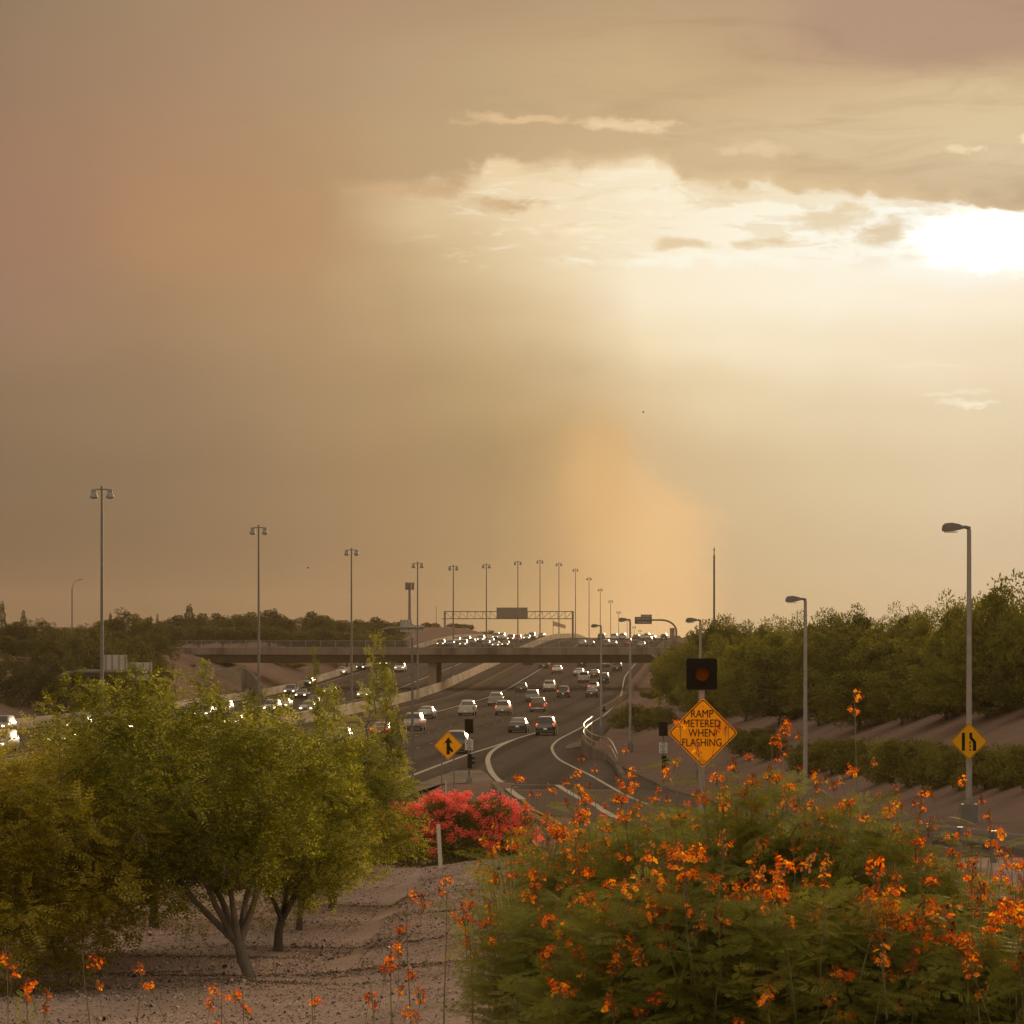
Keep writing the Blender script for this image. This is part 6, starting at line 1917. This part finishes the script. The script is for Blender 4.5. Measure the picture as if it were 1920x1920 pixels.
STK = [(15, 1792, 27, 'flower stalk with a bright orange cluster in the bottom left corner', 3, .05, 2), (60, 1830, 27.5, 'low stalk with faded buds just right of the bottom left corner', 2, .1, 3),
       (160, 1775, 29, 'tall bare stalk with dry buds left of the yellow-orange bloom', 3, -.1, 0), (270, 1805, 27, 'stalk with a yellow-orange bloom over the bare gravel at lower left', 2, .06, 0),
       (88, 1850, 26, 'short stalk with rusty buds at bottom left', 2, .12, 2), (410, 1840, 27, 'stalk with rusty buds below the pale tree trunk', 3, .0, 0), (455, 1850, 26.5, 'stalk with orange buds just right below the pale trunk', 2, .05, 0),
       (590, 1858, 26, 'thin stalk with one small orange bloom on the gravel', 1, .03, 0),
       (770, 1665, 28, 'tall stalk hung with many orange seed buds in mid gravel', 7, .02, 2), (735, 1778, 27, 'shorter stalk left of the tall many-budded stalk', 4, -.06, 1), (690, 1850, 26, 'leaning stalk with drooping orange clusters at the bottom', 3, -.2, 3),
       (830, 1640, 30, 'stalk with a rusty cluster just below the white marker post', 2, -.05, 1), (870, 1690, 29, 'stalk with orange blooms at the left flank of the shrub mass', 3, -.1, 3),
       (1605, 1293, 31, 'very tall thin stalk with an orange bloom against the dark right slope trees', 2, .02, 0), (1470, 1345, 30.5, 'tall stalk with orange bloom right of the orange sign, left of the very tall one', 2, .03, 1),
       (1450, 1380, 30, 'stalk with broad orange cluster close right of the orange sign', 3, -.03, 2), (1275, 1338, 31, 'stalk whose reddish bloom overlaps the upper left of the orange sign', 1, .04, 0),
       (1360, 1352, 30, 'stalk whose dark buds overlap the right half of the orange sign', 1, .04, 0), (1262, 1414, 30, 'stalk with a small red bloom beside the second ramp signal', 2, .0, 0),
       (1075, 1440, 34, 'stalk with dense orange bloom before the ramp edge line', 3, .0, 0), (1090, 1468, 33, 'stalk with orange bloom just below the densest one before the ramp', 3, .0, 0),
       (963, 1446, 36, 'thin stalk with a small bloom before the dark ramp surface', 1, .0, 0), (1190, 1440, 33, 'stalk with two orange blooms at the ramp edge left of the second signal', 2, .02, 0),
       (1720, 1470, 31, 'stalk with an orange-red bloom before the long shrub row', 2, -.02, 1), (1805, 1455, 31, 'stalk with rusty buds just left of the rightmost lamp foot', 1, .0, 0), (1855, 1520, 30, 'stalk with orange bloom right of the rightmost lamp foot', 2, .0, 1),
       (1900, 1585, 29, 'stalk with orange bloom before the guard rail at the right edge', 2, .0, 1)]
for i, (px, yt, D, lab, n_, ln, lv) in enumerate(STK): stalk(px, yt, D, lab, 300 + i, n_, ln, lv)

# ------------------------------------------------------------------ litter and stones on the near gravel
def near_scatter(n, rng, x0, x1, y0, y1):
    Y = rng.uniform(y0, y1, n); X = rng.uniform(x0, x1, n)
    return X, Y
rng = np.random.default_rng(77)
X, Y = near_scatter(60000, rng, -11, 3.0, 42, 84)
Z = G(X, Y, True)
OV = np.array([(1, 0, 0), (0, 1, 0), (-1, 0, 0), (0, -1, 0), (0, 0, .7), (0, 0, -.7)])
OQ = np.array([(5, 0, 4, 1), (5, 1, 4, 2), (5, 2, 4, 3), (5, 3, 4, 0)])
sz = rng.lognormal(math.log(.014), .5, len(X))
V, Q = scatter(OV, OQ, rot_from(rand_dirs(len(X), rng), rng.uniform(0, 6.28, len(X)), rng), sz, np.stack([X, Y, Z + sz * .2], 1))
tag(link('gravel_stones', fast_mesh('gravel_stones', V, Q, [M['stone']])), 'loose pinkish gravel stones over the near ground', 'gravel', kind='stuff')
# dry leaf and twig litter gathered in drifts
cs = [(-3.6, 50.8, 2.6), (-5.2, 52.5, 3.2), (-2.2, 53.0, 1.8), (-3.4, 60.0, 2.5), (-1.8, 59.0, 2.6), (-1.0, 66.0, 2.6), (-3.0, 71.5, 2.4), (0.4, 61.0, 1.6), (-5.5, 57.0, 2.5), (-7.0, 50.0, 2.5), (-6.8, 54.0, 2.5), (-1.6, 52.2, 2.2)]
P = []
for (x, y, l) in cs:
    n = int(260 * l)
    P.append(np.stack([x + rng.normal(0, l * .5, n), y + rng.normal(0, .16, n) + .12 * np.sin(rng.normal(0, l * .5, n) * 2)], 1))
P = np.concatenate(P); Z = G(P[:, 0], P[:, 1], True) + .012
n = len(P)
d = rng.normal(size=(n, 3)) * np.array([1, 1, .25])
V, Q = scatter(LEAF_V * np.array([1, .35, 1]), LEAF_Q, rot_from(d, rng.normal(0, .6, n), rng), rng.uniform(.03, .12, n), np.stack([P[:, 0], P[:, 1], Z], 1))
tag(link('leaf_litter', fast_mesh('leaf_litter', V, Q, [M['litter']])), 'dry brown leaf and twig litter in drifts under the near trees', 'litter', kind='stuff')

# ------------------------------------------------------------------ dust haze
hz = MB().box((0, 1240, ZC + 4 - 15), (1500, 2640, 64))
zlo = float(ZZ.min()) - 1.0; zhi = ZC + 34.0
hz = MB().box((20, 1290, (zlo + zhi) / 2), (1500, 2680, zhi - zlo))
hm = bpy.data.materials.new('haze'); hm.use_nodes = True
hn, hl = hm.node_tree.nodes, hm.node_tree.links; hn.clear()
pv = hn.new('ShaderNodeVolumePrincipled'); pv.inputs['Color'].default_value = (0.80, 0.60, 0.40, 1)
pv.inputs['Density'].default_value = 0.00010; pv.inputs['Anisotropy'].default_value = 0.2
ho = hn.new('ShaderNodeOutputMaterial'); hl.new(pv.outputs[0], ho.inputs['Volume'])
tag(link('haze', hz.mesh('haze', hm)), 'thin warm dust haze filling the air', 'haze', kind='stuff')
print('objects', len(COL.objects))
